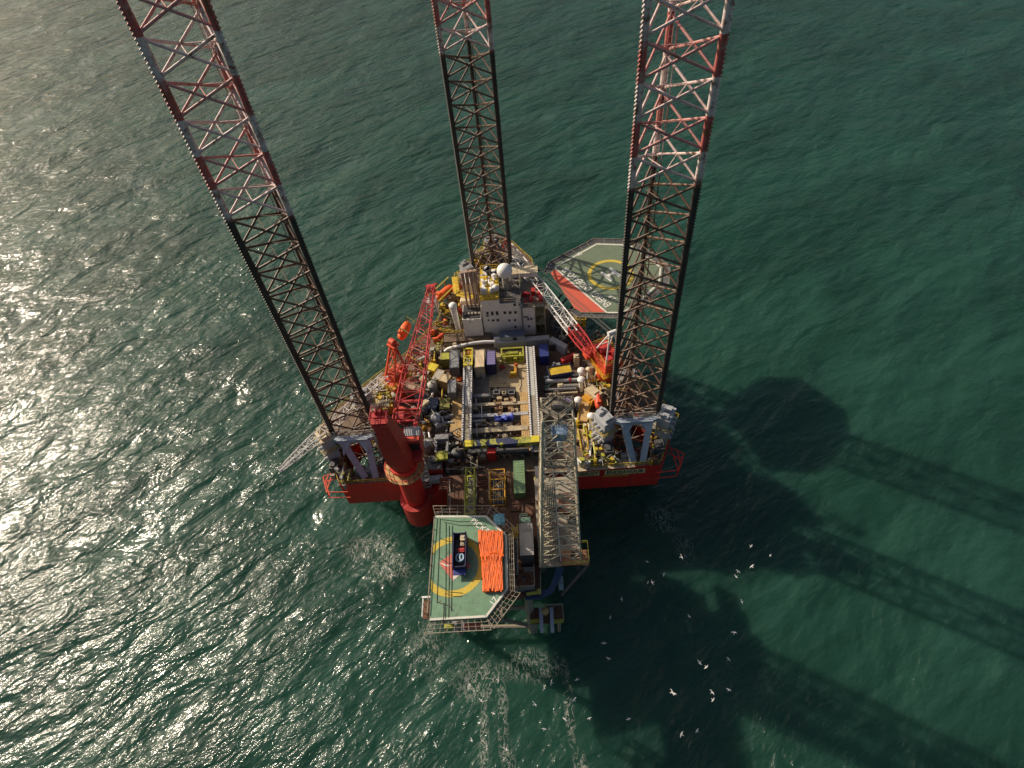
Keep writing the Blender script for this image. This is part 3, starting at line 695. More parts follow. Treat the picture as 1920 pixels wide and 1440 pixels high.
# ------------------------------------------------------------------ deckhouse
YF = 106.6
acc = thing('deckhouse', 'white accommodation block of several storeys with rows of small dark windows', 'deckhouse', (-4, YF + 5, DZ + .03))
xa, xb, xc, xd, xe = aty(906, 600, YF).x, aty(940, 600, YF).x, aty(979, 600, YF).x, aty(1003, 600, YF).x, aty(1023, 600, YF).x
za, zb_, zc = aty(922, 563, YF).z, aty(960, 568, YF).z, aty(992, 577, YF).z
def tower(x0, x1, y1, z1, name='wall'):
    mb = MB(); mb.box(x0, YF, D0, x1, y1, z1); zz = D0 + 3
    while zz < z1 - 1: mb.box(x0 + .02, YF - .03, zz - .05, x1 - .02, YF, zz + .05); zz += 3
    mb.bar((x0 + .06, YF - .06, D0), (x0 + .06, YF - .06, z1), .1); return mb.build(name, WHITE, acc)
wa = tower(xa, xb - .01, YF + 11, za); wb = tower(xb, xc - .01, YF + 12, zb_); wc = tower(xc, xd, YF + 9, zc)
mb = MB(); mb.box(xa, YF, za, xb - .01, YF + 11, za + .12); mb.build('roof', YEL, acc)
mb = MB(); mb.box(xb, YF, zb_, xc - .01, YF + 12, zb_ + .12); mb.build('roof', DGREY, acc)
mb = MB(); mb.box(xc, YF, zc, xe, YF + 9, zc + .15); mb.build('roof', OLDS, acc)
def window(u, v, wpx, hpx, wall, m=GLASS, back=YF):
    p = aty(u, v, back); s_ = (aty(u + 1, v, back).x - p.x); w_, h_ = wpx * s_, hpx * abs(aty(u, v + 1, back).z - p.z)
    mb = MB(); mb.box(p.x - w_ / 2 - .08, back - .06, p.z - h_ / 2 - .08, p.x + w_ / 2 + .08, back - .002, p.z + h_ / 2 + .08); f_ = mb.build('window', LGREY, wall)
    mb = MB(); mb.box(p.x - w_ / 2, back - .09, p.z - h_ / 2, p.x + w_ / 2, back - .062, p.z + h_ / 2); mb.build('pane', m, f_)
for q in ((914, 587, 4, 4.5), (914, 592, 5, 2.5), (923, 587.5, 4, 6.5), (932, 587, 4, 6.5), (924.5, 600.5, 4, 3.4), (933.5, 600, 4, 3.8), (916, 600, 3, 2)): window(*q, wa)
for q in ((946.5, 586, 4.5, 4.5), (956.5, 586, 4.5, 4.5), (966.5, 585.5, 4.5, 4.5), (965, 571, 4.5, 4.2), (974.5, 570.5, 3, 3.5), (955, 600.5, 3.2, 3.4), (965.5, 600, 3.2, 3.4), (966.5, 613, 3.2, 3.2)): window(*q, wb)
for q in ((990.5, 598, 3.2, 3.4), (996, 597.5, 3.2, 3.4), (992, 611.5, 3, 3), (986, 594, 8, 2)): window(*q, wc)
# open stair bay on the right
mb = MB()
for x in (xd + .1, xe - .1):
    for y in (YF + .1, YF + 4.9): mb.bar((x, y, D0), (x, y, zc), .22)
for zz in (DZ + 3, DZ + 6.0): mb.box(xd + .02, YF + .2, zz, xe - .02, YF + 5, zz + .12)
mb.box(xd + .02, YF + 5.0, D0, xe, YF + 5.1, zc); mb.build('stair_bay', BEIGE, acc)
mb = MB()
for i in range(3): mb.bar((xd + .4 if i % 2 else xe - .4, YF + 1.2, D0 + 3 * i), (xe - .4 if i % 2 else xd + .4, YF + 1.2, D0 + 3 * i + 3), .9, .12)
mb.build('stair', OLIVE, acc)
mb = MB(); r_ = lambda x, y, z: Vector((x, y, z))
mb.rail([r_(xa, YF + .1, za + .12), r_(xa, YF + 11, za + .12), r_(xb, YF + 11, za + .12)], step=1.5); mb.rail([r_(xa, YF + .1, za + .12), r_(xb, YF + .1, za + .12)], step=1.2, r=.09); mb.box(xa, YF + .1, za + .12, xb, YF + 1.2, za + .2)
mb.build('roof_rail', YEL, acc)
mb = MB(); mb.rail([r_(xb, YF + .1, zb_ + .12), r_(xc, YF + .1, zb_ + .12), r_(xc, YF + 9, zb_ + .12)], step=1.3); mb.rail([r_(xc, YF + .1, zc + .15), r_(xe - .1, YF + .1, zc + .15), r_(xe - .1, YF + 9, zc + .15)], step=1.3); mb.build('roof_rail', OLDS, acc)
mb = MB(); mb.tube((xc + .1, YF - .25, D0 + 1.2), (xc + .1, YF - .25, zc + 1.5), .22, 8); mb.tube((xc + .1, YF - .25, D0 + 1.2), (xc - 1.0, YF - .9, D0 + .6), .22, 8); mb.build('vent_duct', GREY, acc)
mb = MB()                                        # clutter of masts and boxes on the middle roof
random.seed(4)
for i in range(26):
    x, y = random.uniform(xb + .4, xc - .3), random.uniform(YF + .8, YF + 11)
    if random.random() < .55: mb.bar((x, y, zb_), (x, y, zb_ + random.uniform(1, 5.5)), .10)
    else: mb.cbox((x, y), random.uniform(.3, 1.1), random.uniform(.3, 1), zb_ + .1, zb_ + random.uniform(.5, 1.4))
mb.rail([r_(xb + .5, YF + 3, zb_ + 2.6), r_(xc - .4, YF + 3, zb_ + 2.6), r_(xc - .4, YF + 8, zb_ + 2.6)], step=.8); mb.build('aerial_rack', OLDS, acc)
mb = MB()
for i in range(16):
    x, y = random.uniform(xa + .4, xb - .5), random.uniform(YF + 2, YF + 10.6)
    mb.cbox((x, y), random.uniform(.3, 1), random.uniform(.3, 1), za + .12, za + random.uniform(.5, 1.6), random.random())
for i in range(7): p = Vector((random.uniform(xa + .5, xb - .6), random.uniform(YF + 3, YF + 9), za + .6)); mb.tube(p, p + Vector((random.uniform(-1.2, 1.2), random.uniform(-1, 1), .5)), .25, 8)
mb.build('roof_ventilator', CWHITE, acc)
mb = MB()
for i in range(8):
    x, y = random.uniform(xa + .4, xb - .5), random.uniform(YF + 5, YF + 10.6); mb.lathe((x, y, za + .1), [(.5, 0), (.5, .8), (.7, .9), (.7, 1.1)], 10)
mb.build('roof_fan', BLACK, acc)
mb = MB()
for i in range(8):
    x, y = random.uniform(xc + .6, xe - .8), random.uniform(YF + 1, YF + 8); mb.cbox((x, y), random.uniform(.5, 1.2), random.uniform(.5, 1.4), zc + .15, zc + random.uniform(.6, 1.8))
mb.build('roof_locker', CRRED, acc)
mb = MB(); mb.box(xc - 2.0, YF + 8.5, zb_ + .12, xe - 1.2, YF + 11, zb_ + 1.2); mb.build('wheelhouse', WHITE, acc)
mb = MB(); mb.box(xc - 2.1, YF + 8.4, zb_ + 1.2, xe - 1.1, YF + 11.1, zb_ + 1.35); mb.build('wheelhouse_roof', CREAM, acc)
# low grey house in front, and a white one beside it
def R4(u0, v0, u1, v1, z):
    c = at((u0 + u1) / 2, (v0 + v1) / 2, z)
    return c, at(u1, (v0 + v1) / 2, z).x - at(u0, (v0 + v1) / 2, z).x, at((u0 + u1) / 2, v0, z).y - at((u0 + u1) / 2, v1, z).y
t = thing('low_deckhouse', 'low grey house with a flat slate roof in front of the white accommodation block', 'deckhouse', (-4, 103, D0))
c, sx, sy = R4(937, 619, 983, 631, 20.6); y1 = min(YF - .12, c.y + sy / 2)
mb = MB(); mb.box(c.x - sx / 2, c.y - sy / 2, D0, c.x + sx / 2, y1, 20.5); h_ = mb.build('wall', LGREY, t)
mb = MB(); mb.box(c.x - sx / 2 - .1, c.y - sy / 2 - .1, 20.5, c.x + sx / 2 + .1, y1 + .05, 20.6); mb.build('roof', SLATE, t)
mb = MB(); mb.box(c.x + sx * .02, c.y - sy / 2 - .05, 19.2, c.x + sx * .02 + 1.0, c.y - sy / 2 - .002, 20.2); mb.build('window', GLASS, h_)
mb = MB(); mb.box(c.x - sx / 2 - 1.6, c.y - sy / 2 + .2, D0, c.x - sx / 2 - .12, c.y + .4, 19.4); mb.build('porch', WHITE, t)
t = thing('transverse_bulwark', 'long light grey steel wall across the deck in front of the low deckhouse', 'bulwark', (-1, 100, D0))
p0, p1, p2 = at(930, 640, 19.4), at(1030, 632, 19.4), at(1062, 650, 19.4)
mb = MB(); mb.bar((p0.x, p0.y, DZ + 1.25), (p1.x, p1.y, DZ + 1.25), 1.3, 2.4); mb.bar((p1.x + .3, p1.y - .3, DZ + 1.24), (p2.x, p2.y, DZ + 1.24), 1.3, 2.38); mb.build('wall', LGREY, t)
mb = MB(); q = at(1035, 640, 19.0); mb.box(q.x - .7, q.y - 1.2, D0, q.x + .7, q.y - .75, 19.0); mb.build('door', DGREY, t)
# domes
def dome(u, v, z, r, base, label):
    p = at(u, v, z); t = thing('radar_dome', label, 'radome', (p.x, p.y, base), 'white domes above the deckhouse')
    mb = MB(); mb.ball(p, r, 32); mb.build('dome', CWHITE, t, smooth=True)
    mb = MB(); mb.lathe((p.x, p.y, 0), [(r * .45, base), (r * .45, p.z - r * .8), (r * .62, p.z - r * .75)], 14); mb.build('pedestal', STEEL, t)
def depth_z(u, v, Y): return aty(u, v, Y).z
dz = depth_z(946, 508, YF + 5); dome(946, 508, dz, 1.78, zb_ + .13, 'large white dome standing high on the accommodation roof')
dz = depth_z(929, 540, YF + 3); dome(929, 540, dz, .85, za + .13, 'small white dome on the yellow-edged roof, below the large dome')
# ------------------------------------------------------------------ exhausts and engine casing
t = thing('engine_casing', 'white engine casing with a dark grating roof left of the accommodation block', 'engine casing', (-13, YF + 3, D0))
q0, q1 = aty(869, 612, YF - .8), aty(909, 610, YF - .8); zt_ = aty(890, 598, YF - .8).z
mb = MB(); mb.box(q0.x, YF - .8, D0, q1.x - .6, YF + 4.2, zt_); cs_w = mb.build('wall', WHITE, t)
mb = MB(); mb.box(q0.x + .15, YF - .6, zt_, q1.x - .8, YF + 4.0, zt_ + .14); mb.build('roof_grating', BLACK, t)
mb = MB()
for i in range(5): mb.box(q0.x + .5 + i * .8, YF + .4, zt_ + .14, q0.x + .9 + i * .8, YF + 1.0, zt_ + .5)
mb.build('roof_vent', OLDS, t)
ex = thing('exhaust_stack', 'four tall rusty exhaust pipes side by side above the white engine casing', 'exhaust stack', (-13, YF + 3.5, zt_ + .14))
for i, (ub, vb) in enumerate(((892, 586), (898, 585), (904, 583), (909, 581))):
    b_ = at(ub - 2, vb, zt_ + .2); b_.y = YF + 3.0; b_.x = q0.x + 1.2 + i * .95
    top = zat(b_.x, b_.y, 510 - i * 1.2)
    mb = MB(); mb.tube(b_, (b_.x, b_.y, top - 3.6), .26, 10); mb.tube((b_.x, b_.y, top - 3.6), (b_.x, b_.y, top), .42, 12); mb.tube((b_.x, b_.y, top - .3), (b_.x, b_.y, top + .01), .30, 10)
    mb.build('pipe', EXH, ex, smooth=True)
mb = MB()
for zz in (25, 28.5): mb.bar((q0.x + .8, YF + 3.0, zz), (q0.x + 4.4, YF + 3.0, zz), .16)
mb.build('pipe_clamp', OLDS, ex)
t = thing('paint_store', 'tan house with a rounded roof behind the white engine casing', 'store', (-16, YF + 8, D0))
c, sx, sy = R4(862, 552, 880, 566, 21.6)
mb = MB(); mb.box(c.x - sx / 2, c.y - sy / 2, D0, c.x + sx / 2, c.y + sy / 2, 21.0); mb.build('wall', paint('tan_wall', (.50, .33, .22), .65), t)
mb = MB(); mb.hull8([(c.x - sx / 2, c.y - sy / 2, 21.0), (c.x + sx / 2, c.y - sy / 2, 21.0), (c.x + sx / 2, c.y + sy / 2, 21.0), (c.x - sx / 2, c.y + sy / 2, 21.0)], [(c.x - sx / 3, c.y - sy / 2, 21.9), (c.x + sx / 2, c.y - sy / 2, 21.9), (c.x + sx / 2, c.y + sy / 2, 21.9), (c.x - sx / 3, c.y + sy / 2, 21.9)]); mb.build('roof', CREAM, t)
t = thing('bow_house', 'pale house with a yellow-railed balcony at the foot of the middle leg', 'store', (-18, 124, D0))
c, sx, sy = R4(868, 505, 890, 522, 24)
mb = MB(); mb.box(c.x - sx / 2, c.y - sy / 2 - 2, D0, c.x + sx / 2 - .3, c.y + sy / 2, 24); mb.build('wall', BEIGE, t)
mb = MB(); mb.box(c.x - sx / 2, c.y - sy / 2 - 2, 24, c.x + sx / 2 - .3, c.y + sy / 2, 24.2); mb.build('roof', WHITE, t)
mb = MB(); a_ = [Vector((c.x - sx / 2 - 2.4, c.y + sy / 2, 22)), Vector((c.x - sx / 2 - 1.6, c.y - sy / 2 - 3, 22)), Vector((c.x + 1, c.y - sy / 2 - 4.6, 22))]
mb.rail(a_, step=1.2); mb.rail([a_[0], Vector((c.x + 1, c.y + sy / 2 + .5, 22))], step=1.2)
mb.bar(a_[0], a_[1], 1.6, .1); mb.bar(a_[1], a_[2], 1.6, .1)
for p in a_: mb.bar(p, (p.x, p.y, DZ + .05), .16)
mb.build('balcony', YEL, t)
t = thing('ventilator_pipe', 'thick white ventilator pipe leaning left of the engine casing', 'ventilator', (-18, 108, D0))
p0, p1 = at(861, 624, D0), None
zt2 = zat(p0.x, p0.y, 577)
mb = MB(); mb.tube((p0.x, p0.y, D0), (p0.x - .3, p0.y, zt2), .55, 14, .78); mb.lathe((p0.x - .3, p0.y, zt2), [(.8, 0), (.95, .15), (.95, .9), (.6, 1.3), (.1, 1.4)], 16); mb.build('pipe', CWHITE, t, smooth=True)
t = thing('hose_sling', 'white hose hung in a V on the casing front', 'hose', at(883, 604, 20))
mb = MB(); a_, b_, c_ = aty(877, 598, YF - .95), aty(882, 610, YF - .95), aty(887, 599, YF - .95); mb.tube(a_, b_, .16, 8); mb.tube(b_, c_, .16, 8); mb.build('hose', CWHITE, t)
t = thing('raised_walkway', 'brown walkway with a yellow handrail across the deck before the engine casing', 'walkway', at(875, 632, DZ))
p0, p1 = at(832, 634, 18.6), at(921, 629, 18.6)
mb = MB(); mb.bar((p0.x, p0.y, 17.85), (p1.x, p1.y, 17.85), 2.6, 1.55); mb.build('plating', GDECK, t)
mb = MB(); mb.bar((p0.x, p0.y - 1.35, 17.6), (p1.x, p1.y - 1.35, 17.6), .1, 1.1); mb.build('kick_wall', BEIGE, t)
mb = MB(); mb.rail([Vector((p0.x, p0.y + 1.2, 18.63)), Vector((p1.x, p1.y + 1.2, 18.63))], step=1.2, r=.06); mb.rail([Vector((p0.x, p0.y - 1.2, 18.63)), Vector((p0.x - 1.2, p0.y - 3.6, D0))], step=1.2); mb.build('handrail', YEL, t)
# white canvas trunk snaking over the deck
pts = [at(u, v, z) for u, v, z in ((834, 659, 18.2), (840, 654, 18.8), (850, 651, 19.4), (862, 649, 19.8), (874, 646, 20.0), (890, 643, 20.1), (908, 641, 20.1), (928, 641, 20.0))]
mb = MB(); mb.sweep(pts, .38, 10); tag(mb.build('canvas_trunk', CWHITE, None, smooth=True), 'long white canvas air trunk snaking across the deck above the containers', 'air trunk')

# ------------------------------------------------------------------ helideck of the rig
HZ = 28.0
hp = [(1040, 503), (1043, 497), (1118, 457), (1172, 460)]
HD = [at(u, v, HZ) for u, v in ((1036, 510), (1043, 497), (1118, 457), (1170, 459), (1240, 510), (1236, 528), (1168, 588), (1137, 584), (1085, 551))]
cc = at(1150, 512, HZ); hd = thing('helideck', 'grey-green octagonal helideck with a white H in a yellow ring, behind the right leg', 'helideck', (cc.x, cc.y, HZ - 1.4))
def shrink(P, d):
    c = sum(P, Vector()) / len(P); return [p + (c - p).normalized() * d for p in P]
oct_ = [at(u, v, HZ) for u, v in ((1031, 508), (1042, 495), (1118, 455), (1172, 458), (1243, 508), (1239, 530), (1170, 588), (1137, 586), (1060, 575))]
# regular outline: centre and radius from the survey points
hcx, hcy = cc.x + .2, cc.y
poly = [Vector(p[:2]) for p in (at(1033, 511, HZ), at(1042, 494, HZ), at(1118, 455, HZ), at(1183, 457, HZ), at(1243, 500, HZ), at(1240, 531, HZ), at(1196, 572, HZ), at(1170, 588, HZ), at(1090, 586, HZ), at(1078, 577, HZ))]
mb = MB(); mb.prism([tuple(p) for p in poly], HZ - .5, HZ); dk = mb.build('deck', HGREEN, hd)
A_, B_ = at(1040, 504, HZ), at(1138, 586, HZ)     # chord that cuts off the red no-landing sector
mb = MB(); z = HZ + .02
redp = [at(1041, 504, z), at(1137, 585.5, z), at(1091, 585.2, z), at(1077, 577.5, z), at(1032.5, 512, z)]
mb.add(redp, [(0, 1, 2, 3, 4)] if False else [(4, 3, 2, 1, 0)]); mb.build('red_sector', HRED, dk)
mb = MB(); z = HZ + .024
def stripe(mb, a, b, w, z): mb.bar((a.x, a.y, z), (b.x, b.y, z), w, .012)
L = [at(1041, 503, z), at(1045, 498.5, z), at(1119, 457.5, z), at(1180, 459.5, z), at(1238.5, 501, z), at(1235.5, 530, z), at(1194, 569.5, z), at(1168, 586, z), at(1138, 586, z)]
for a, b in zip(L, L[1:] + L[:1]): stripe(mb, a, b, .42, z)
mb.build('border_line', HWHITE, dk)
mb = MB(); rc = at(1145, 514.5, HZ); R_ = (at(1189, 513, HZ).x - at(1101.5, 513, HZ).x) / 2
def ring(mb, c, r0, r1, z, n=64):
    vs = []
    for i in range(n): a = 2 * PI * i / n; vs += [(c.x + r0 * math.cos(a), c.y + r0 * math.sin(a), z), (c.x + r1 * math.cos(a), c.y + r1 * math.sin(a), z)]
    mb.add(vs, [(2 * i, 2 * i + 1, (2 * i + 3) % (2 * n), (2 * i + 2) % (2 * n)) for i in range(n)])
ring(mb, rc, R_ * .84, R_, HZ + .022); mb.build('landing_circle', HYEL, dk)
ha = (B_ - A_); ha.z = 0; ha.normalize(); hb = Vector((-ha.y, ha.x, 0))   # ha runs along the red sector chord
if hb.x < 0: hb = -hb
mb = MB(); z = HZ + .024; hw_ = 2.0
hcn = rc
for e in (-1, 1): stripe(mb, hcn + hb * e * 1.25 - ha * 1.9, hcn + hb * e * 1.25 + ha * 1.9, .8, z)
stripe(mb, hcn - hb * .9, hcn + hb * .9, .75, z + .003); mb.build('letter', LETTER, dk)
mid = (A_ + B_) / 2 + hb * 1.75
text('ENERGY ENDEAVOUR', 2.5, mid + Vector((0, 0, .03)), -ha, -hb, LETTER, dk, fit=(B_ - A_).length * .86, bold=.02)
p = at(1086, 476, HZ); text('21', 1.5, p + Vector((0, 0, .03)), -ha, -hb, LETTER, dk)
p = at(1150, 560, HZ); text('12.8', 1.5, p + Vector((0, 0, .03)), -ha, -hb, LETTER, dk)
mb = MB(); cen = Vector((hcx, hcy)); ou = [p + (p - cen).normalized() * 1.7 for p in poly]
for i in range(len(poly) - 1):
    a, b, c_, d_ = poly[i], poly[(i + 1) % len(poly)], ou[(i + 1) % len(poly)], ou[i]
    mb.add([(a.x, a.y, HZ - .25), (b.x, b.y, HZ - .25), (c_.x, c_.y, HZ + .05), (d_.x, d_.y, HZ + .05), (a.x, a.y, HZ - .3), (b.x, b.y, HZ - .3), (c_.x, c_.y, HZ), (d_.x, d_.y, HZ)], [(0, 3, 2, 1), (4, 5, 6, 7), (2, 3, 7, 6)])
nt_ = mb.build('safety_net', DGREY, hd)
mb = MB()
for i in range(len(poly) - 1):
    a, b, c_, d_ = poly[i], poly[(i + 1) % len(poly)], ou[(i + 1) % len(poly)], ou[i]
    mb.bar((d_.x, d_.y, HZ + .1), (c_.x, c_.y, HZ + .1), .12); n = max(1, round((b - a).length / 2.2))
    for k in range(n + 1):
        p, q = a.lerp(b, k / n), d_.lerp(c_, k / n); mb.bar((p.x, p.y, HZ - .2), (q.x, q.y, HZ + .1), .1)
mb.build('net_frame', OLDS, nt_)
mb = MB()
for (dx, dy) in ((-7, -2), (-5, -8), (0, -7), (3, 2), (-4, 5), (5, -4)):
    p = Vector((hcx + dx * 1.2, hcy + dy * 1.1, HZ - .5)); e = Vector((min(hcx - 12 + dx * .5, 11), hcy - 2 + dy * .8, 18.0)); mb.tube(p, e, .28, 8)
    mb.bar((hcx + dx * 1.2, hcy - 10, HZ - .75), (hcx + dx * 1.2, hcy + 10, HZ - .75), .35, .5)
mb.build('support_strut', DGREY, hd)
t = thing('access_tower', 'open grey stair tower between the helideck and the right crane', 'stair tower', at(1075, 640, DZ))
a_ = at(1070, 600, 23.5)
mb = MB(); cs4 = [Vector((a_.x + x, a_.y + y, 0)) for x, y in ((-2.2, -2.2), (2.2, -2.2), (2.2, 2.2), (-2.2, 2.2))]
for p in cs4: mb.bar((p.x, p.y, D0), (p.x, p.y, 23.5), .2)
for i in range(4): p, q = cs4[i], cs4[(i + 1) % 4]; mb.bar((p.x, p.y, D0), (q.x, q.y, 20.2), .14); mb.bar((p.x, p.y, 20.2), (q.x, q.y, 23.4), .14)
mb.build('tower_frame', STEEL, t)
mb = MB(); mb.box(a_.x - 2.3, a_.y - 2.3, 23.5, a_.x + 2.3, a_.y + 2.3, 23.6); mb.build('tower_landing', OLDS, t)
mb = MB(); mb.rail([Vector((p.x, p.y, 23.6)) for p in cs4], step=1.2, close=True); mb.build('tower_rail', OLDS, t)
t = thing('ladder_cage', 'small yellow ladder cage hanging under the edge of the helideck', 'ladder', at(1088, 598, 20))
p = at(1088, 602, 24); mb = MB(); mb.rail([p + Vector((x, y, -1)) for x, y in ((-1, -.8), (1.2, -.8), (1.2, .8), (-1, .8))], h=2.2, step=.6, r=.07, close=True); mb.box(p.x - 1, p.y - .8, p.z - 1.1, p.x + 1.2, p.y + .8, p.z - 1.0)
for x in (-1, 1.2): mb.bar((p.x + x, p.y, p.z - 1.1), (p.x + x, p.y, D0 - 4 if p.x > 30 else D0), .14)
mb.build('cage', YEL, t)

# ------------------------------------------------------------------ skid beams and the deck between them
BZ = 20.0
def skid_beam(ua, va, ub, vb, label, upto, w0=2.0):
    a, b = at(ua, va, BZ), at(ub, vb, BZ); a.z = b.z = 0; d = (b - a).normalized(); s = Vector((-d.y, d.x, 0))
    m_ = (a + b) / 2; t = thing('skid_beam', label, 'skid beam', (m_.x, m_.y, D0), 'skid beams along the deck')
    mb = MB(); mb.bar((a.x, a.y, BZ - .25), (b.x, b.y, BZ - .25), w0, .3); mb.bar((a.x, a.y, DZ + .2), (b.x, b.y, DZ + .2), w0, .3)
    for e in (-.55, .55): p, q = a + s * e * w0 * .8, b + s * e * w0 * .8; mb.bar((p.x, p.y, (BZ + DZ) / 2), (q.x, q.y, (BZ + DZ) / 2), .14, BZ - DZ - .5)
    mb.build('girder', OLDS, t)
    mb = MB(); e_ = a.lerp(b, upto); mb.bar((a.x, a.y, BZ - .08), (e_.x, e_.y, BZ - .08), w0 * .5, .03); mb.build('cover_plate', LGREY if False else paint('bare_plate', (.50, .50, .46), .45, .12, .1, .3), t)
    for sg in (-1, 1):                           # slotted gripper rails along both edges
        mb = MB(); L_ = (b - a).length; n = int(L_ / .62)
        for i in range(n):
            p = a + d * (i + .12) * .62 + s * sg * w0 * .42; q = a + d * (i + .82) * .62 + s * sg * w0 * .42
            mb.bar((p.x, p.y, BZ + .06), (q.x, q.y, BZ + .06), .36, .3)
        g_ = mb.build('gripper_rail', CWHITE, t)
        mb = MB(); p, q = a + s * sg * w0 * .42, b + s * sg * w0 * .42; mb.bar((p.x, p.y, BZ - .02), (q.x, q.y, BZ - .02), .42, .16); mb.build('rail_bed', NAVY, g_)
    return a, b
skid_beam(878, 660, 874, 829, 'long left skid beam with slotted white edges, between the containers and the tan deck', .62)
skid_beam(993.5, 650, 1005, 846, 'long right skid beam with slotted white edges, ending beside the derrick', .5)
def cross_beam(u0, v0, u1, v1, zt, label, mat, wdt=.9, h=1.1):
    a, b = at(u0, v0, zt), at(u1, v1, zt); m_ = (a + b) / 2
    t = MB(); t.bar((a.x, a.y, zt - .1), (b.x, b.y, zt - .1), wdt, .2); t.bar((a.x, a.y, zt - h / 2), (b.x, b.y, zt - h / 2), .14, h - .3); t.bar((a.x, a.y, zt - h + .1), (b.x, b.y, zt - h + .1), wdt, .2)
    tag(t.build('cross_beam', mat), label, 'cross beam', 'pipe rack beams between the skid beams')
cross_beam(884, 759, 990, 754, 18.3, 'pale cross beam between the two upper rows of boxes', BEIGE, .8)
cross_beam(884, 780, 990, 774, 18.3, 'cross beam carrying the blue tarpaulin', LGREY, .8)
cross_beam(884, 808, 990, 801, 18.3, 'wide pale cross beam just above the camouflage-coloured beam', BEIGE, 1.2)
cross_beam(884, 835, 990, 830, 18.8, 'cross beam behind the small red box', OLDS, .8)
cross_beam(876, 846, 992, 843, 18.8, 'last dark cross beam before the yellow basket', DGREY, 1.0)
cross_beam(884, 742, 920, 740, 18.8, 'short grey cross beam left of the black skid', GREY, .7)
# mottled transverse beam
m, nt, b = newmat('mottled_beam_paint'); pos = nt.nodes.new('ShaderNodeNewGeometry').outputs['Position']
c_ = ramp(nt, noise(nt, pos, .42, 3, .5, 1.2), [(.36, (.03, .035, .10)), (.46, (.035, .05, .06)), (.5, (.20, .22, .05)), (.56, (.48, .45, .07)), (.66, (.10, .14, .05))])
nt.links.new(c_, b.inputs['Base Color']); b.inputs['Roughness'].default_value = .55; MOTTLE = m
t = thing('transverse_girder', 'patchy yellow, green and navy girder lying across both skid beams', 'girder', at(940, 828, 20.4))
a, b_ = at(868, 832, 21.3), at(1014, 822, 21.3)
mb = MB(); mb.bar((a.x, a.y, 20.75), (b_.x, b_.y, 20.75), 1.5, 1.0); mb.build('girder', MOTTLE, t)
for f0, f1 in ((.02, .13), (.88, .995)):
    mb = MB(); p, q = a.lerp(b_, f0), a.lerp(b_, f1); mb.bar((p.x, p.y, 21.29), (q.x, q.y, 21.29), 1.56, .12); mb.build('end_plate', paint('bright_yellow', (.72, .60, .04), .5, .15, .05, .15), t)
# longitudinal plank walkway inside the right beam
t = MB(); a, b_ = at(981, 735, 18.2), at(986, 845, 18.2)
for i in range(6): t.bar((a.x - .55 + i * .42, a.y, 18.12), (b_.x - .55 + i * .42, b_.y, 18.12), .38, .12)
for f_ in (.02, .25, .5, .75, .98): p = a.lerp(b_, f_); t.bar((p.x - .8, p.y, 17.5), (p.x + 2, p.y, 17.5), .2, 1.0)
tag(t.build('plank_walkway', TAN), 'tan plank walkway along the inner side of the right skid beam', 'walkway')
t = MB(); a, b_ = at(860, 745, 18.2), at(853, 826, 18.2)
for i in range(6): t.bar((a.x - 1.1 + i * .42, a.y, 18.12), (b_.x - 1.1 + i * .42, b_.y, 18.12), .38, .12)
for f_ in (.02, .25, .5, .75, .98): p = a.lerp(b_, f_); t.bar((p.x - 1.2, p.y, 17.5), (p.x + 1.3, p.y, 17.5), .2, 1.0)
tag(t.build('plank_walkway', TAN), 'brown plank walkway along the outer side of the left skid beam', 'walkway')
# short guard rails in the bay
for (u0, v0, u1, v1), lb in (((893, 748, 894, 768), 'short pale guard rail left of the upper crate row'), ((904, 768, 905, 790), 'short pale guard rail left of the lower crate row'), ((895, 796, 896, 822), 'short pale guard rail just above the camouflage-coloured girder'), ((904, 836, 905, 846), 'short pale guard rail left of the small red box'), ((933, 836, 934, 848), 'short pale guard rail right of the small red box')):
    mb = MB(); a, b = at(u0, v0, D0), at(u1, v1, D0); mb.rail([a, b], h=1.4, step=1.0, r=.06)
    if (a - b).length > .2: tag(mb.build('guard_rail', CWHITE), lb, 'guard rail', 'short guard rails amid the skid beams')
# row of round bulkheads visible in the outer side of right beam
for i, v in enumerate((766, 781, 797, 812)):
    p = at(1003.5, v, 18.6); mb = MB(); mb.box(p.x - .75, p.y - .6, DZ + .4, p.x + .75, p.y + .6, 19.3); mb.box(p.x - .6, p.y - .45, 19.3, p.x + .6, p.y + .45, 19.36)
    tag(mb.build('skid_jack', DGREY if i % 2 == 0 else GREY), 'grey jack box between the slotted rails, one in a row of four beside the derrick', 'skid jack', 'jack boxes in the right skid beam')

# ------------------------------------------------------------------ derrick
DBZ = 22.0
pa, pb = at(1015, 1060, DBZ), at(1089, 1052, DBZ)
dx0, dx1, dy0 = pa.x, pb.x, (pa.y + pb.y) / 2; dy1 = dy0 + 8.2
TZ = 57.0; q0, q1 = at(1016, 788, TZ), at(1076, 780, TZ); ty0 = q1.y - .6; ty1 = ty0 + 4.0; tx0, tx1 = q0.x + .1, q1.x
der = thing('derrick', 'tall weathered lattice derrick standing over the right of the platform', 'derrick', ((dx0 + dx1) / 2, (dy0 + dy1) / 2, DBZ))
bot = [Vector((dx0, dy0, DBZ)), Vector((dx1, dy0, DBZ)), Vector((dx1, dy1, DBZ)), Vector((dx0, dy1, DBZ))]
top = [Vector((tx0, ty0, TZ)), Vector((tx1, ty0, TZ)), Vector((tx1, ty1, TZ)), Vector((tx0, ty1, TZ))]
for i in range(4):
    mb = MB(); mb.bar(bot[i], top[i], .32 if i in (0, 3) else .24); mb.build('leg', DER, der)
nb_ = 13; ts = [1 - (1 - i / nb_) ** 1.0 for i in range(nb_ + 1)]
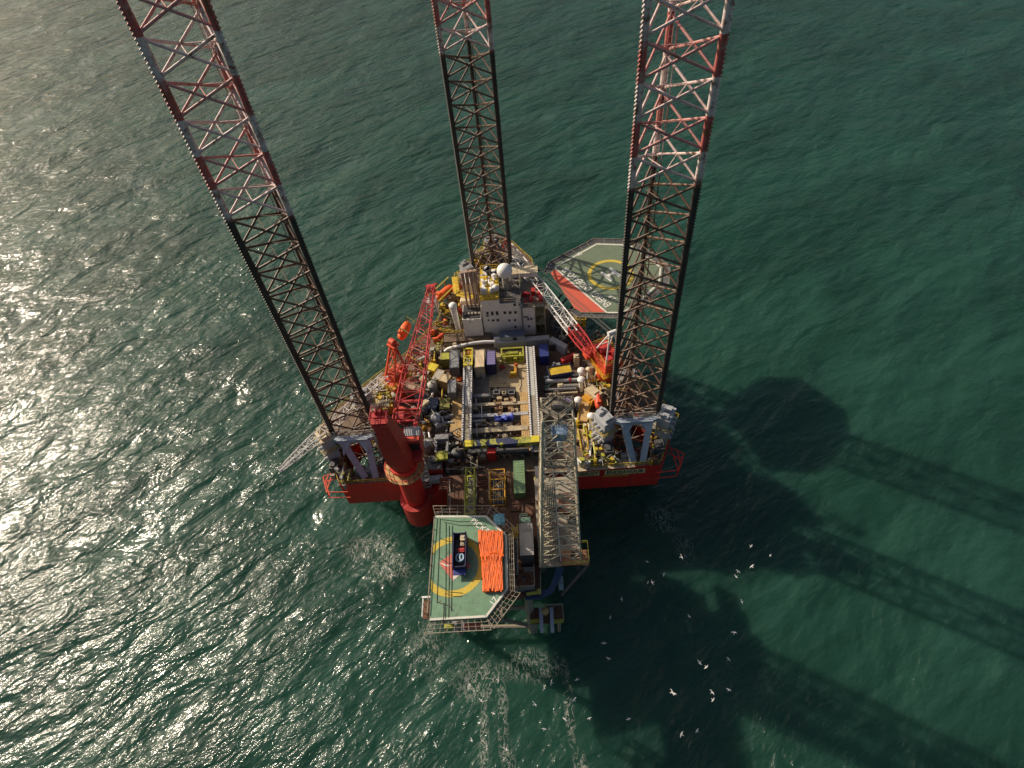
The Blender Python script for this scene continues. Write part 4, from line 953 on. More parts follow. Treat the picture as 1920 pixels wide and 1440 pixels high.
for i in range(4):
    j = (i + 1) % 4; mb = MB()
    for k in range(nb_):
        a0, a1, b0, b1 = bot[i].lerp(top[i], ts[k]), bot[i].lerp(top[i], ts[k + 1]), bot[j].lerp(top[j], ts[k]), bot[j].lerp(top[j], ts[k + 1])
        mb.tube(a1, b1, .085, 5, cap=False); am = (a0 + b0) / 2; m1 = (a1 + b1) / 2
        mb.tube(a0, m1, .095, 5, cap=False); mb.tube(b0, m1, .095, 5, cap=False)
        mb.tube((a0 + m1) / 2, (a0 + a1) / 2, .07, 5, cap=False); mb.tube((b0 + m1) / 2, (b0 + b1) / 2, .07, 5, cap=False)
        mb.tube((a0 + m1) / 2, a1, .06, 5, cap=False); mb.tube((b0 + m1) / 2, b1, .06, 5, cap=False)
    mb.build('bracing', DER, der)
mb = MB(); cx_, cy_ = (tx0 + tx1) / 2, (ty0 + ty1) / 2
dia = [Vector((cx_ - 2.3, cy_, TZ + .3)), Vector((cx_, cy_ - 2.1, TZ + .3)), Vector((cx_ + 2.3, cy_, TZ + .3)), Vector((cx_, cy_ + 2.1, TZ + .3))]
for a, b in zip(dia, dia[1:] + dia[:1]): mb.bar(a, b, .25)
mb.add([p + Vector((0, 0, -.05)) for p in dia] , [(0, 1, 2, 3)]); mb.add([p + Vector((0, 0, -.12)) for p in dia], [(3, 2, 1, 0)])
mb.rail(dia, h=1.1, step=1.4, close=True); cp = mb.build('crown_platform', OLDS, der)
mb = MB(); mb.tube((cx_ - .6, cy_, TZ + .9), (cx_ + .6, cy_, TZ + .9), .6, 14); mb.bar((cx_ - 1, cy_ - .5, TZ + .4), (cx_ - 1, cy_ + .5, TZ + .4), .3); mb.bar((cx_ + .4, cy_ + .3, TZ + .4), (cx_ + .4, cy_ + .3, TZ + 2.2), .14); mb.build('crown_block', OLDS, cp)
bxp = at(1047, 806, 50); bxp.y = (dy0 + dy1) / 2 * .3 + cy_ * .7
bz = zat(bxp.x, bxp.y, 806)
mb = MB(); mb.box(bxp.x - 1.0, bxp.y - .9, bz - 1.5, bxp.x + 1.0, bxp.y + .9, bz); mb.box(bxp.x - 1.15, bxp.y - 1.0, bz, bxp.x - .9, bxp.y + 1, bz + .2); mb.box(bxp.x + .9, bxp.y - 1.0, bz, bxp.x + 1.15, bxp.y + 1, bz + .2)
tb = mb.build('travelling_block', paint('block_blue', (.20, .32, .50), .5, .2, .15, .3), der)
mb = MB()
for e in (-.5, -.2, .2, .5): mb.tube((bxp.x + e, bxp.y, bz), (cx_ + e, cy_, TZ + .4), .04, 4)
mb.tube((bxp.x, bxp.y, bz - 1.5), (bxp.x, bxp.y, bz - 5.5), .16, 8); mb.tube((bxp.x, bxp.y, bz - 2.5), (bxp.x, bxp.y, bz - 4), .4, 10); mb.build('block_line', CWHITE, tb)
fl = lambda t_: [bot[i].lerp(top[i], t_) for i in range(4)]
mb = MB(); P = fl(.74)                            # racking board with fingers, about half way up
mb.bar(P[0].lerp(P[1], .02), P[0].lerp(P[1], .98), .8, .14); mb.bar(P[2], P[3], .8, .14)
for i in range(9):
    if abs(i - 4) > 1: mb.bar(P[0].lerp(P[1], (i + .5) / 9), P[3].lerp(P[2], (i + .5) / 9).lerp(P[0].lerp(P[1], (i + .5) / 9), .55), .14)
mb.rail([P[0], P[1], P[2]], step=1.1); mb.build('racking_board', OLDS, der)
mb = MB()
for i in range(14):                               # stands of drill pipe racked in the left half
    x = dx0 + .7 + (i % 7) * .38; y = dy0 + 1.2 + (i // 7) * .45; mb.tube((x, y, DBZ + .2), (x * .7 + (tx0 + .8) * .3, y + 1.6, DBZ + 21), .09, 5)
mb.build('drill_pipe', OLDS, der)
mb = MB(); mb.tube(bot[3] + Vector((.5, -1, 0)), top[3] + Vector((.4, -.8, -6)), .12, 6); mb.tube(bot[0] + Vector((3.4, .4, 0)), bot[0].lerp(top[0], .7) + Vector((1.6, .3, 0)), .10, 6); mb.build('standpipe', CWHITE, der)
t = thing('drill_floor', 'rusty drill floor under the derrick with an orange-brown corner overhanging on the right', 'drill floor', ((dx0 + dx1) / 2, (dy0 + dy1) / 2, 19.0))
c, sx, sy = R4(1060, 1030, 1101, 1055, DBZ)
mb = MB(); mb.box(dx0 - .4, dy0 - .5, DBZ - .4, dx1 + .3, dy1 + 9, DBZ - .02); mb.build('floor', OLDS, t)
mb = MB(); mb.box(dx1 - 3.4, dy0 - .5, DBZ - .42, dx1 + 1.4, dy0 + 2.2, DBZ + .02); mb.build('floor_corner', paint('orange_brown_plate', (.44, .22, .11), .7, .3, .4, .3), t)
mb = MB(); mb.rail([Vector((x, y, DBZ)) for x, y in ((dx1 + .3, dy0 + 3.4), (dx1 + 1.4, dy0 + 3.4), (dx1 + 1.4, dy0 - .4), (dx1 - 3, dy0 - .4))], step=1.2); mb.build('handrail', LIME, t)
mb = MB()
for x in (dx0 + .2, dx1 - .4): mb.box(x - .4, dy0 - .3, 19.2, x + .4, dy1 + 12, 21.55)
mb.bar((dx1 + 1.2, dy0 - .4, DBZ - .5), (dx0 + 3.2, dy0 - 3.2, 15.8), .45, .3); mb.build('floor_girder', DGREY, t)
random.seed(12)
for i in range(10):
    mb = MB(); x, y = random.uniform(dx0 + .6, dx1 - .6), random.uniform(dy0 + .8, dy1 + 7); w_, h_ = random.uniform(.5, 1.6), random.uniform(.5, 1.6); mb.cbox((x, y), w_, h_, DBZ - .02, DBZ + random.uniform(.5, 1.5), i * .4); mb.cbox((x, y), w_ * .5, h_ * .6, DBZ + .4, DBZ + 1.7, i * .4); mb.build('floor_winch', OLDS if i % 3 else RUSTY, t)
mb = MB(); mb.lathe(((dx0 + dx1) / 2, (dy0 + dy1) / 2, DBZ - .02), [(.9, 0), (.9, .3), (.4, .35)], 16); mb.build('rotary_table', OLDS, t)
mb = MB(); mb.box(dx1 - 3.0, dy0 + 9.3, DBZ - .02, dx1 - .1, dy0 + 13, DBZ + 1.2); mb.build('doghouse', RUSTY, t)
# ------------------------------------------------------------------ cargo on the deck
def container(u0, v0, u1, v1, ztop, label, mat, roofm=None, name='container', cat='container', yaw=0, zb=None, ribs=True, door=True, group='containers on the rig deck'):
    c, sx, sy = R4(u0, v0, u1, v1, ztop); zb = D0 if zb is None else zb
    t = thing(name, label, cat, (c.x, c.y, zb), group); t.rotation_euler = (0, 0, 0)
    mb = MB(); mb.cbox(c, sx - .16, sy - .16, zb + .1, ztop - .06, yaw)
    R = Matrix.Rotation(yaw, 3, 'Z'); loc = lambda x, y, z=0: Vector((c.x, c.y, 0)) + R @ Vector((x, y, 0)) + Vector((0, 0, z))
    if ribs:
        n = int(sx / .35)
        for i in range(n): p = loc(-sx / 2 + (i + .5) * sx / n, 0); mb.cbox(p, .12, sy - .06, zb + .15, ztop - .1, yaw)
        n = int(sy / .35)
        for i in range(n): p = loc(0, -sy / 2 + (i + .5) * sy / n); mb.cbox(p, sx - .06, .12, zb + .15, ztop - .1, yaw)
    mb.build('body', mat, t)
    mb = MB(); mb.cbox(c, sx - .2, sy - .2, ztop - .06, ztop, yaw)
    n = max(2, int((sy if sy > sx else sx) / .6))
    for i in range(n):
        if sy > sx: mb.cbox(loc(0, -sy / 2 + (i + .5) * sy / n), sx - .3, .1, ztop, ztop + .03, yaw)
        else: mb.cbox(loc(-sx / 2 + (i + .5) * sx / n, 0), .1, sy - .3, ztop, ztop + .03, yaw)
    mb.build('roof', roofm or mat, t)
    mb = MB()
    for ex in (-1, 1):
        for ey in (-1, 1): mb.cbox(loc(ex * (sx / 2 - .08), ey * (sy / 2 - .08)), .16, .16, zb, ztop + .04, yaw)
        mb.cbox(loc(ex * (sx / 2 - .06), 0), .12, sy - .3, ztop - .1, ztop + .04, yaw); mb.cbox(loc(0, ex * (sy / 2 - .06)), sx - .3, .12, ztop - .1, ztop + .04, yaw)
    mb.build('frame', mat, t)
    if door:
        mb = MB(); mb.cbox(loc(0, -sy / 2 - .02), sx * .8, .05, zb + .2, ztop - .2, yaw)
        for e in (-.2, -.05, .05, .2): mb.cbox(loc(e * sx, -sy / 2 - .06), .05, .05, zb + .25, ztop - .25, yaw)
        mb.build('door', mat, t)
    return t, c, sx, sy
def skip(u0, v0, u1, v1, ztop, label, mat, inner, yaw=0, zb=None, fill=.35, name='cargo_skip', cat='skip', group='open skips'):
    c, sx, sy = R4(u0, v0, u1, v1, ztop); zb = D0 if zb is None else zb
    t = thing(name, label, cat, (c.x, c.y, zb), group)
    R = Matrix.Rotation(yaw, 3, 'Z'); loc = lambda x, y: Vector((c.x, c.y, 0)) + R @ Vector((x, y, 0))
    mb = MB(); mb.cbox(c, sx - .1, sy - .1, zb, zb + .15, yaw)
    for e in (-1, 1): mb.cbox(loc(e * (sx / 2 - .06), 0), .12, sy, zb + .02, ztop, yaw); mb.cbox(loc(0, e * (sy / 2 - .06)), sx - .26, .118, zb + .02, ztop - .003, yaw)
    for i in range(5):
        for e in (-1, 1): mb.cbox(loc(e * sx / 2, -sy / 2 + (i + .5) * sy / 5), .14, .14, zb + .05, ztop - .05, yaw)
    mb.build('tub', mat, t)
    if inner:
        mb = MB(); mb.cbox(c, sx - .3, sy - .3, zb + .15, zb + (ztop - zb) * fill, yaw); mb.build('fill', inner, t)
    mb = MB()
    for ex in (-1, 1):
        for ey in (-1, 1): p = loc(ex * (sx / 2 - .1), ey * (sy / 2 - .1)); mb.cbox(p, .22, .3, ztop - .2, ztop + .25, yaw)
    mb.build('lifting_lug', mat, t)
    return t, c, sx, sy
container(843, 656, 861, 689, 20.2, 'grey flat-topped container beside the olive box', GREY, paint('grey_roof', (.28, .29, .30), .55, .12, .05, .3))
container(889.5, 656, 908, 688, 20.8, 'container under a creased cream tarpaulin', CREAM, TARP, ribs=False)
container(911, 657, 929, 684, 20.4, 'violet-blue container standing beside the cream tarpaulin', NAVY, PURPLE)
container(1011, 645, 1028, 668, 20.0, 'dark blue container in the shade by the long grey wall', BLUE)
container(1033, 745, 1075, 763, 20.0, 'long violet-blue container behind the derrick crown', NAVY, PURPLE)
container(826, 661, 845, 674, 20.0, 'olive box with a lime lid left of the grey container', OLIVE, LIME, name='cargo_box', cat='box', ribs=False)
container(825, 747, 843, 766, 19.4, 'low square olive box beside the brown plank walkway', OLIVE, OLIVE, name='cargo_box', cat='box', ribs=False, door=False)
container(801, 681, 820, 694, 19.6, 'bright yellow box standing askew among the machinery', YEL, paint('bright_yellow', (.72, .60, .04)), yaw=math.radians(-28), name='cargo_box', cat='box', ribs=False, door=False)
container(840, 712, 855, 736, 20.4, 'narrow grey cabin beside the cream house roof', GREY, paint('grey_roof', (.28, .29, .30)), name='cabin', cat='cabin', door=True)
container(826, 702, 843, 716, 20.6, 'tan cabin with a cream roof standing askew', TAN, paint('cream_roof', (.66, .54, .33), .6), yaw=math.radians(-24), name='cabin', cat='cabin', ribs=False)
container(814, 693, 829, 712, 19.8, 'beige box leaning against the tan cabin', BEIGE, paint('pale_box', (.50, .46, .38), .6), yaw=math.radians(-24), name='cargo_box', cat='box', ribs=False, door=False)
container(793, 692, 805, 700, 19.2, 'small pale box beside the bright yellow box', paint('pale_box', (.50, .46, .38), .6), None, yaw=math.radians(-24), name='cargo_box', cat='box', ribs=False, door=False)
container(762, 722, 778, 731, 19.6, 'beige box half under the long red boom', BEIGE, None, yaw=math.radians(-18), name='cargo_box', cat='box', ribs=False, door=False)
container(782, 738, 796, 757, 19.6, 'slate-blue tank top right of the red boom', SLATE, SLATE, name='mud_tank', cat='tank', ribs=False, door=False, yaw=math.radians(-12), group='slate-blue tanks')
container(804, 746, 820, 766, 19.6, 'slate-blue tank top crossed by a pale jib', SLATE, SLATE, name='mud_tank', cat='tank', ribs=False, door=False, yaw=math.radians(-12), group='slate-blue tanks')
container(817, 846, 839, 861, 20.8, 'yellow-green hatch cover with a grey label beside the navy girder end', LIME, LIME, name='hatch_cover', cat='hatch', ribs=False, door=False, zb=20.0, yaw=math.radians(4))
container(913, 839, 929, 850, 20.2, 'small bright red box between two cross beams', CRRED, paint('bright_red', (.72, .05, .04), .5, .15, 0, .1), name='tool_box', cat='box', ribs=False, door=False)
container(963, 863, 984, 924, 20.6, 'long green container with lit patches on its sheeted top', GREEN, GREEN, ribs=True)
# open skips
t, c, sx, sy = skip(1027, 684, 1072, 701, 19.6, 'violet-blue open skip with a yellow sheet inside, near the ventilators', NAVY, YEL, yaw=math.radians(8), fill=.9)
# rig skid with lime pump unit
t = thing('pump_skid', 'lime yellow pump skid full of machinery in front of the low deckhouse', 'pump skid', at(960, 660, D0))
c, sx, sy = R4(939, 651, 982, 668, 19.4); mb = MB()
mb.cbox(c, sx, sy, D0, D0 + .3)
for e in (-1, 1): mb.cbox((c.x, c.y + e * (sy / 2 - .15)), sx, .3, 19.1, 19.4); mb.cbox((c.x + e * (sx / 2 - .15), c.y), .3, sy - .62, 19.1, 19.4)
for ex in (-1, 1):
    for ey in (-1, 1): mb.cbox((c.x + ex * (sx / 2 - .15), c.y + ey * (sy / 2 - .15)), .3, .3, D0 + .3, 19.1)
mb.build('frame', LIME, t); mb = MB()
for i in range(9): mb.cbox((c.x + random.uniform(-.4, .4) * sx, c.y + random.uniform(-.33, .33) * sy), random.uniform(.4, 1.2), random.uniform(.4, 1.1), D0 + .3, D0 + random.uniform(.9, 2.0))
mb.tube((c.x - sx * .3, c.y, 18.6), (c.x + sx * .25, c.y + .2, 18.6), .45, 10); mb.tube((c.x - sx * .42, c.y - .5, 19), (c.x - sx * .1, c.y + .6, 19), .12, 6); mb.build('pump', LIME, t)
# yellow A frame portal on the left beam
t = thing('pipe_cradle', 'bright yellow cradle with crossed braces on the left skid beam', 'cradle', at(877, 670, BZ))
c, sx, sy = R4(869, 652, 886, 684, 21.2); mb = MB()
for e in (-1, 1): mb.cbox((c.x + e * (sx / 2 - .12), c.y), .26, sy, 20.9, 21.2); mb.cbox((c.x, c.y + e * (sy / 2 - .15)), sx - .54, .3, 20.9, 21.19)
for ex in (-1, 1):
    for ey in (-1, 0, 1): mb.cbox((c.x + ex * (sx / 2 - .12), c.y + ey * (sy / 2 - .15)), .2, .2, BZ + .12, 20.9)
y0 = c.y - sy / 2 + .3
for s_ in (-1, 1): mb.bar((c.x - s_ * (sx / 2 - .2), y0, 21.05), (c.x + s_ * (sx / 2 - .2), c.y + .1, 21.06 + .01 * s_), .2, .2)
mb.cbox((c.x, c.y + .2), sx - .54, .22, 20.9, 21.18); mb.build('frame', paint('bright_yellow', (.72, .60, .04)), t)
mb = MB(); mb.cbox((c.x, c.y + sy * .27), sx * .6, sy * .3, BZ + .2, 20.8); mb.tube((c.x, c.y + 1.0, 20.7), (c.x, c.y + 1.9, 20.7), .3, 10); mb.build('winch', GOLD, t)
# deck bits in the sunlit area
t = thing('deck_bench', 'yellow L-shaped tugger winch on the sunlit deck', 'winch', at(962, 705, D0)); p = at(965, 699, D0); mb = MB(); mb.cbox((p.x + .2, p.y), .55, 2.6, D0, D0 + .8); mb.cbox((p.x - .7, p.y - 1.1), 1.3, .6, D0, D0 + .5); mb.build('base', GOLD, t); mb = MB(); mb.tube((p.x - .9, p.y - .9, D0 + .9), (p.x + .3, p.y - .9, D0 + .9), .38, 12); mb.build('drum', YEL, t)
t = thing('orange_bollard', 'small orange post at the far end of the yellow winch', 'post', at(967, 689, D0)); p = at(967, 690, D0); mb = MB(); mb.tube((p.x, p.y, D0), (p.x, p.y, D0 + 1.5), .22, 10); mb.cbox((p.x + .2, p.y), .8, .25, D0 + 1.1, D0 + 1.4); mb.build('post', ORANGE, t)
t = thing('red_hand_cart', 'small red hand cart with a pale upright handle beside the violet-blue container', 'cart', at(941, 690, D0)); p = at(942, 690, D0); mb = MB(); mb.cbox(p, 1.2, .8, D0 + .25, D0 + .7)
mb.build('bin', CRRED, t); mb = MB(); mb.tube((p.x + .55, p.y + .35, D0 + .6), (p.x + .6, p.y + .6, D0 + 2.6), .07, 6); mb.tube((p.x - .5, p.y + .35, D0 + .6), (p.x - .5, p.y + .6, D0 + 2.2), .05, 6); mb.build('handle', WHITE, t)
mb = MB()
for e in (-.5, .5): mb.tube((p.x + e - .06, p.y, D0 + .22), (p.x + e + .06, p.y, D0 + .22), .22, 10)
mb.build('wheel', BLACK, t)
mb = MB(); mb.sweep([at(u, v, D0 + .05) for u, v in ((968, 690), (972, 700), (977, 712), (978, 722), (974, 730), (980, 738))], .06, 5); tag(mb.build('deck_hose', BLACK, None), 'thin dark hose winding across the sunlit deck', 'hose')
t = thing('tool_rack', 'black skid with three square openings on the sunlit deck', 'skid', at(943, 735, D0)); c, sx, sy = R4(921, 727, 966, 741, 18.4); mb = MB()
mb.cbox(c, sx, sy, D0, 17.6); mb.build('base', BLACK, t)
for i, u in enumerate((931, 945, 959)):
    p = at(u, 734.5 + (1 if i == 1 else 0), 18.4); w_, h_ = (1.25, .95) if i != 1 else (.75, .7); mb = MB()
    for e in (-1, 1): mb.cbox((p.x + e * w_ / 2, p.y), .14, h_ + .14, 17.62, 18.4); mb.cbox((p.x, p.y + e * h_ / 2), w_ - .16, .138, 17.62, 18.39)
    mb.build('collar', GREY if i != 1 else BEIGE, t)
# crates: two rows
crate_px = [(927, 748, 4, 4), (936, 744, 9, 5), (934, 755, 7, 4), (943, 753, 12, 4.5), (949, 747, 8, 4), (955, 750, 9, 5), (960, 744, 8, 4), (964, 750, 6, 7),
            (931, 763, 8, 4), (939, 763, 6, 5), (953, 772, 9, 4.5), (957, 763, 9, 4.5), (961, 768, 6, 6), (968, 767, 6, 9), (937, 773, 6, 4)]
crate_lab = ['small pale crate at the left end of the upper crate row', 'brown crate at the top left of the upper row', 'low crate at the bottom left of the upper row', 'widest pale crate at the bottom of the upper row', 'reddish crate in the middle of the upper row', 'brown crate below the middle of the upper row', 'greyish crate at the top right of the upper row', 'tall pale crate at the right end of the upper row',
             'orange-brown crate at the left of the lower row', 'crate with a dark hole in its lid in the lower row', 'pale crate on the edge of the blue tarpaulin', 'brown crate at the top middle of the lower row', 'small square crate right of the middle of the lower row', 'tallest pale crate at the right end of the lower row', 'grey crate half in shade by the blue tarpaulin']
for i, ((u, v, w_, h_), lb) in enumerate(zip(crate_px, crate_lab)):
    c, sx, sy = R4(u - w_ / 2, v - h_ / 2, u + w_ / 2, v + h_ / 2, 18.6); z0 = D0; zt = 18.0 + .5 * ((i * 7) % 5) / 4
    m = (WOOD, paint('crate_wood_pale', (.58, .45, .28), .8, .25, 0, .25, 2), paint('crate_wood_red', (.44, .26, .15), .8, .25, 0, .3, 2))[i % 3]
    t = thing('wooden_crate', lb, 'crate', (c.x, c.y, z0), 'wooden crates in rows on the deck')
    mb = MB(); mb.cbox(c, sx, sy, z0, zt); mb.build('box', m, t); mb = MB()
    for k in range(4): mb.cbox((c.x, c.y - sy / 2 + (k + .5) * sy / 4), sx + .04, sy / 4 - .05, zt, zt + .05)
    mb.build('lid', m, t)
    if i == 9: mb = MB(); mb.lathe((c.x, c.y, zt + .05), [(.22, 0), (.22, .03)], 10); mb.build('hole', BLACK, t)
# blue tarpaulin, crumpled
c, sx, sy = R4(927, 776, 962, 785, 18.6); mb = MB(); nx, ny = 26, 8; random.seed(3)
hgt = lambda x, y: .35 * math.sin(x * 2.3 + y) * math.cos(y * 3.1 + x) + random.uniform(-.06, .06) - abs(y) * .25
vs = [(c.x + (i / nx - .5) * sx, c.y + (j / ny - .5) * sy * (1 - .25 * math.sin(i * .7)), 18.5 + hgt((i / nx - .5) * sx, (j / ny - .5) * sy)) for j in range(ny + 1) for i in range(nx + 1)]
n1_ = len(vs); vs2 = [(x, y, z - .08) for x, y, z in vs]
fs = [(j * (nx + 1) + i, j * (nx + 1) + i + 1, (j + 1) * (nx + 1) + i + 1, (j + 1) * (nx + 1) + i) for j in range(ny) for i in range(nx)]
mb.add(vs + vs2, fs + [tuple(n1_ + k for k in reversed(f)) for f in fs]); mb.cbox(c, sx * .9, sy * .6, D0, 18.0); tag(mb.build('tarpaulin', paint('tarp_blue', (.03, .06, .42), .5, .15, 0, .1), None, smooth=True), 'crumpled bright blue tarpaulin over goods below the lower crate row', 'tarpaulin')
# loose deck pieces in the shaded area
loose = [((905, 738, 910, 744), 'small yellow valve block left of the upper crate row', YEL, 'valve_block'), ((925, 791, 938, 797), 'pale rounded plate lying below the blue tarpaulin', BEIGE, 'deck_plate'), ((944, 791, 961, 800), 'pale square plate lying below the blue tarpaulin', CREAM, 'deck_plate'), ((963, 790, 976, 800), 'brown plate lying next to the pale square plate', RUSTY, 'deck_plate'),
         ((897, 836, 912, 843), 'grey valve chest left of the small red box', GREY, 'valve_chest'), ((857, 706, 867, 713), 'orange hose end lying by the left skid beam', ORANGE, 'hose_end'), ((846, 704, 857, 710), 'tan plate between the cream roof and the orange hose end', CREAM, 'deck_plate'), ((849, 642, 856, 648), 'small tan box behind the white canvas trunk', CREAM, 'cargo_box'), ((863, 644, 869, 648), 'little beige box at the bend of the white canvas trunk', BEIGE, 'cargo_box'),
         ((832, 643, 846, 648), 'dark oval scuttle behind the white canvas trunk', BLACK, 'scuttle'), ((857, 845, 866, 850), 'lime yellow plate left of the small red box', LIME, 'deck_plate'), ((996, 733, 1007, 746), 'tan hatch between the slotted rails of the right beam', TAN, 'hatch_cover'), ((893, 690, 899, 701), 'grey gas bottle rack below the cream tarpaulin', STEEL, 'bottle_rack'), ((903, 690, 908, 705), 'tapered grey bin below the cream tarpaulin', LGREY, 'bin')]
for (u0, v0, u1, v1), lb, m, nm in loose:
    zt = 17.35 if 'plate' in nm or nm in ('scuttle', 'hose_end') else 18.3
    if nm == 'hatch_cover': zt = 19.5
    c, sx, sy = R4(u0, v0, u1, v1, zt); mb = MB(); mb.cbox(c, sx, sy, D0, zt, .04)
    if zt < 17.6: mb.cbox((c.x + sx * .1, c.y), sx * .5, sy * .5, zt, zt + .12, .3)
    else: mb.cbox((c.x - sx * .15, c.y), sx * .4, sy * .5, zt, zt + .25, .04); mb.cbox((c.x + sx * .3, c.y), sx * .2, sy * .7, zt, zt + .15, .04)
    tag(mb.build(nm, m), lb, nm.replace('_', ' '))
# ------------------------------------------------------------------ boats and safety gear
def lifeboat(u, v, z, L_, W_, yaw, label, mat=ORANGE, davit=True, arms=False):
    c = at(u, v, z); t = thing('lifeboat', label, 'lifeboat', (c.x, c.y, z - 1), 'orange lifeboats'); R = Matrix.Rotation(yaw, 3, 'Z'); n = 12; rings = []
    for i in range(n + 1):
        s_ = -1 + 2 * i / n; k = max(0, 1 - abs(s_) ** 3.2) ** .5; r_ = []
        for a in range(12): th = 2 * PI * a / 12; x, zz = math.cos(th) * W_ / 2 * max(k, .06), math.sin(th) * (1.15 if math.sin(th) > 0 else 1.0) * max(k, .1) ** .6; r_.append(c + R @ Vector((s_ * L_ / 2, x, zz)))
        rings.append(r_)
    mb = MB(); mb.add([p for r_ in rings for p in r_], [(i * 12 + k, i * 12 + (k + 1) % 12, (i + 1) * 12 + (k + 1) % 12, (i + 1) * 12 + k) for i in range(n) for k in range(12)] + [tuple(range(11, -1, -1)), tuple(range(n * 12, n * 12 + 12))]); mb.build('boat_hull', mat, t, smooth=True)
    mb = MB(); q = c + R @ Vector((-L_ * .28, 0, 0)); mb.cbox(q, L_ * .16, W_ * .5, z + .9, z + 1.7, yaw); mb.build('wheelhouse', mat, t, bevel=.08)
    if davit:
        mb = MB()
        for e in (-1, 1):
            for s_ in (-.35, .35): p = c + R @ Vector((s_ * L_, e * (W_ / 2 + .5), 0)); mb.bar((p.x, p.y, DZ - 1), (p.x, p.y, z + 1.6), .22)
            p, q = c + R @ Vector((-.6 * L_, e * (W_ / 2 + .5), 1.2)), c + R @ Vector((.62 * L_, e * (W_ / 2 + .5), 1.6)); mb.bar(p, q, .25)
        mb.build('davit', LIME, t)
    if arms:
        mb = MB()
        for s_ in (-.34, .34): p = c + R @ Vector((s_ * L_, 0, 0)); mb.bar((p.x, p.y, z + .9), (p.x + .4, p.y - .2, z + 3.0), .14); mb.bar((p.x + .4, p.y - .2, z + 3.0), (p.x + 3.6, p.y - 2.4, z + 2.2), .22); mb.bar((p.x + 3.6, p.y - 2.4, z + 2.3), (p.x + 5.2, p.y - 3.4, DZ - .5), .22)
        mb.build('davit', OLIVE, t)
    return t
lifeboat(833, 550, 19.2, 6.6, 2.5, math.radians(52), 'large orange lifeboat in a yellow davit on the left edge near the bow')
lifeboat(857, 540, 19.6, 3.0, 2.4, math.radians(70), 'small orange rescue boat near the pale house at the bow', davit=False)
lifeboat(758, 620, 17.8, 6.0, 2.4, math.radians(75), 'orange lifeboat hanging over the left edge, half hidden by the long red boom', davit=False, arms=True)
lifeboat(1122, 752, 19.0, 4.4, 1.7, math.radians(88), 'upright-looking red lifeboat capsule just left of the right leg', ORED, davit=False)
for (u, v, r), lb in (((834, 604, .9), 'red liferaft drum standing beside the white ventilator pipe'), ((811, 621, .9), 'orange liferaft drum against the long red boom'), ((827, 629, .8), 'red liferaft drum at the left end of the raised walkway'), ((817, 635, .7), 'dark red liferaft drum nearest the white canvas trunk'), ((817, 562, .8), 'orange liferaft drum left of the boom rest tip')):
    p = at(u, v, 18.2); t = thing('liferaft', lb, 'liferaft', (p.x, p.y, D0), 'liferaft drums on the port side'); mb = MB(); a = Vector((math.cos(u), math.sin(u), 0)) * r; q = Vector((p.x, p.y, 18.0)); mb.tube(q - a, q + a, .55, 12); mb.build('drum', ORED if 'red' in lb[:5] else ORANGE, t, smooth=True); mb = MB(); mb.cbox(p, 1.2, .9, D0, 17.5, u); mb.build('cradle', YEL, t)
# ------------------------------------------------------------------ starboard side: ventilators, pipes
for (u, v, h, r), lb in (((1090, 693, 21.0, .85), 'mushroom ventilator nearest the red crane house'), ((1090, 710, 21.0, .85), 'mushroom ventilator in the middle of the line of white vents'), ((1084, 748, 20.6, .8), 'mushroom ventilator at the end of the violet-blue container'), ((1104, 691, 20.6, .7), 'yellowish mushroom ventilator close under the red crane'), ((1108, 778, 23.4, .75), 'tall white ventilator by the grey jack case roof')):
    p = at(u, v, h); t = thing('mushroom_ventilator', lb, 'ventilator', (p.x, p.y, D0), 'white mushroom ventilators'); mb = MB(); mb.tube((p.x, p.y, D0), (p.x, p.y, h - .6), r * .55, 14); mb.build('stem', WHITE, t, smooth=True); mb = MB(); mb.lathe((p.x, p.y, h), [(r * .6, -.7), (r, -.55), (r, -.15), (r * .6, .1), (r * .15, .2)], 18); mb.build('cap', WHITE if 'yellowish' not in lb else CREAM, t, smooth=True)
pipes = [((1020, 708, 1086, 702), .3, LGREY, 'pale grey deck pipe nearest the violet-blue skip'), ((1022, 715, 1084, 712), .45, LGREY, 'thick grey deck pipe with a red flange, by the ventilators'), ((1045, 725, 1086, 723), .45, STEEL, 'ribbed grey deck pipe in front of the middle ventilator'), ((1023, 740, 1083, 736), .28, BEIGE, 'tan deck pipe above the violet-blue container'), ((1023, 731, 1080, 729), .3, GREY, 'plain dark grey deck pipe between ribbed and tan pipes'), ((826, 786, 850, 779), .45, GREY, 'sloping grey pipe right of the port machinery'), ((830, 792, 850, 792), .25, LGREY, 'thin grey pipe below the sloping pipe, port side'), ((884, 790, 905, 789), .3, LGREY, 'short grey pipe crossing left of the blue tarpaulin')]
for (u0, v0, u1, v1), r, m, lb in pipes:
    a, b = at(u0, v0, 18.2), at(u1, v1, 18.2); mb = MB(); mb.tube(a, b, r, 12)
    for f_ in ((.3, .7) if 'ribbed' not in lb else [.1 + .08 * i for i in range(11)]): p = a.lerp(b, f_); q = a.lerp(b, f_ + .012); mb.tube(p, q, r * 1.2, 12)
    for f_ in (.1, .9): p = a.lerp(b, f_); mb.bar((p.x, p.y, D0), (p.x, p.y, 18.0), .2)
    o = tag(mb.build('deck_pipe', m, None, smooth=True), lb, 'pipe')
    if 'red flange' in lb:
        p, q = a.lerp(b, .72), a.lerp(b, .78); f2 = MB(); f2.tube(p, q, r * 1.35, 14); f2.build('flange', CRRED, o)
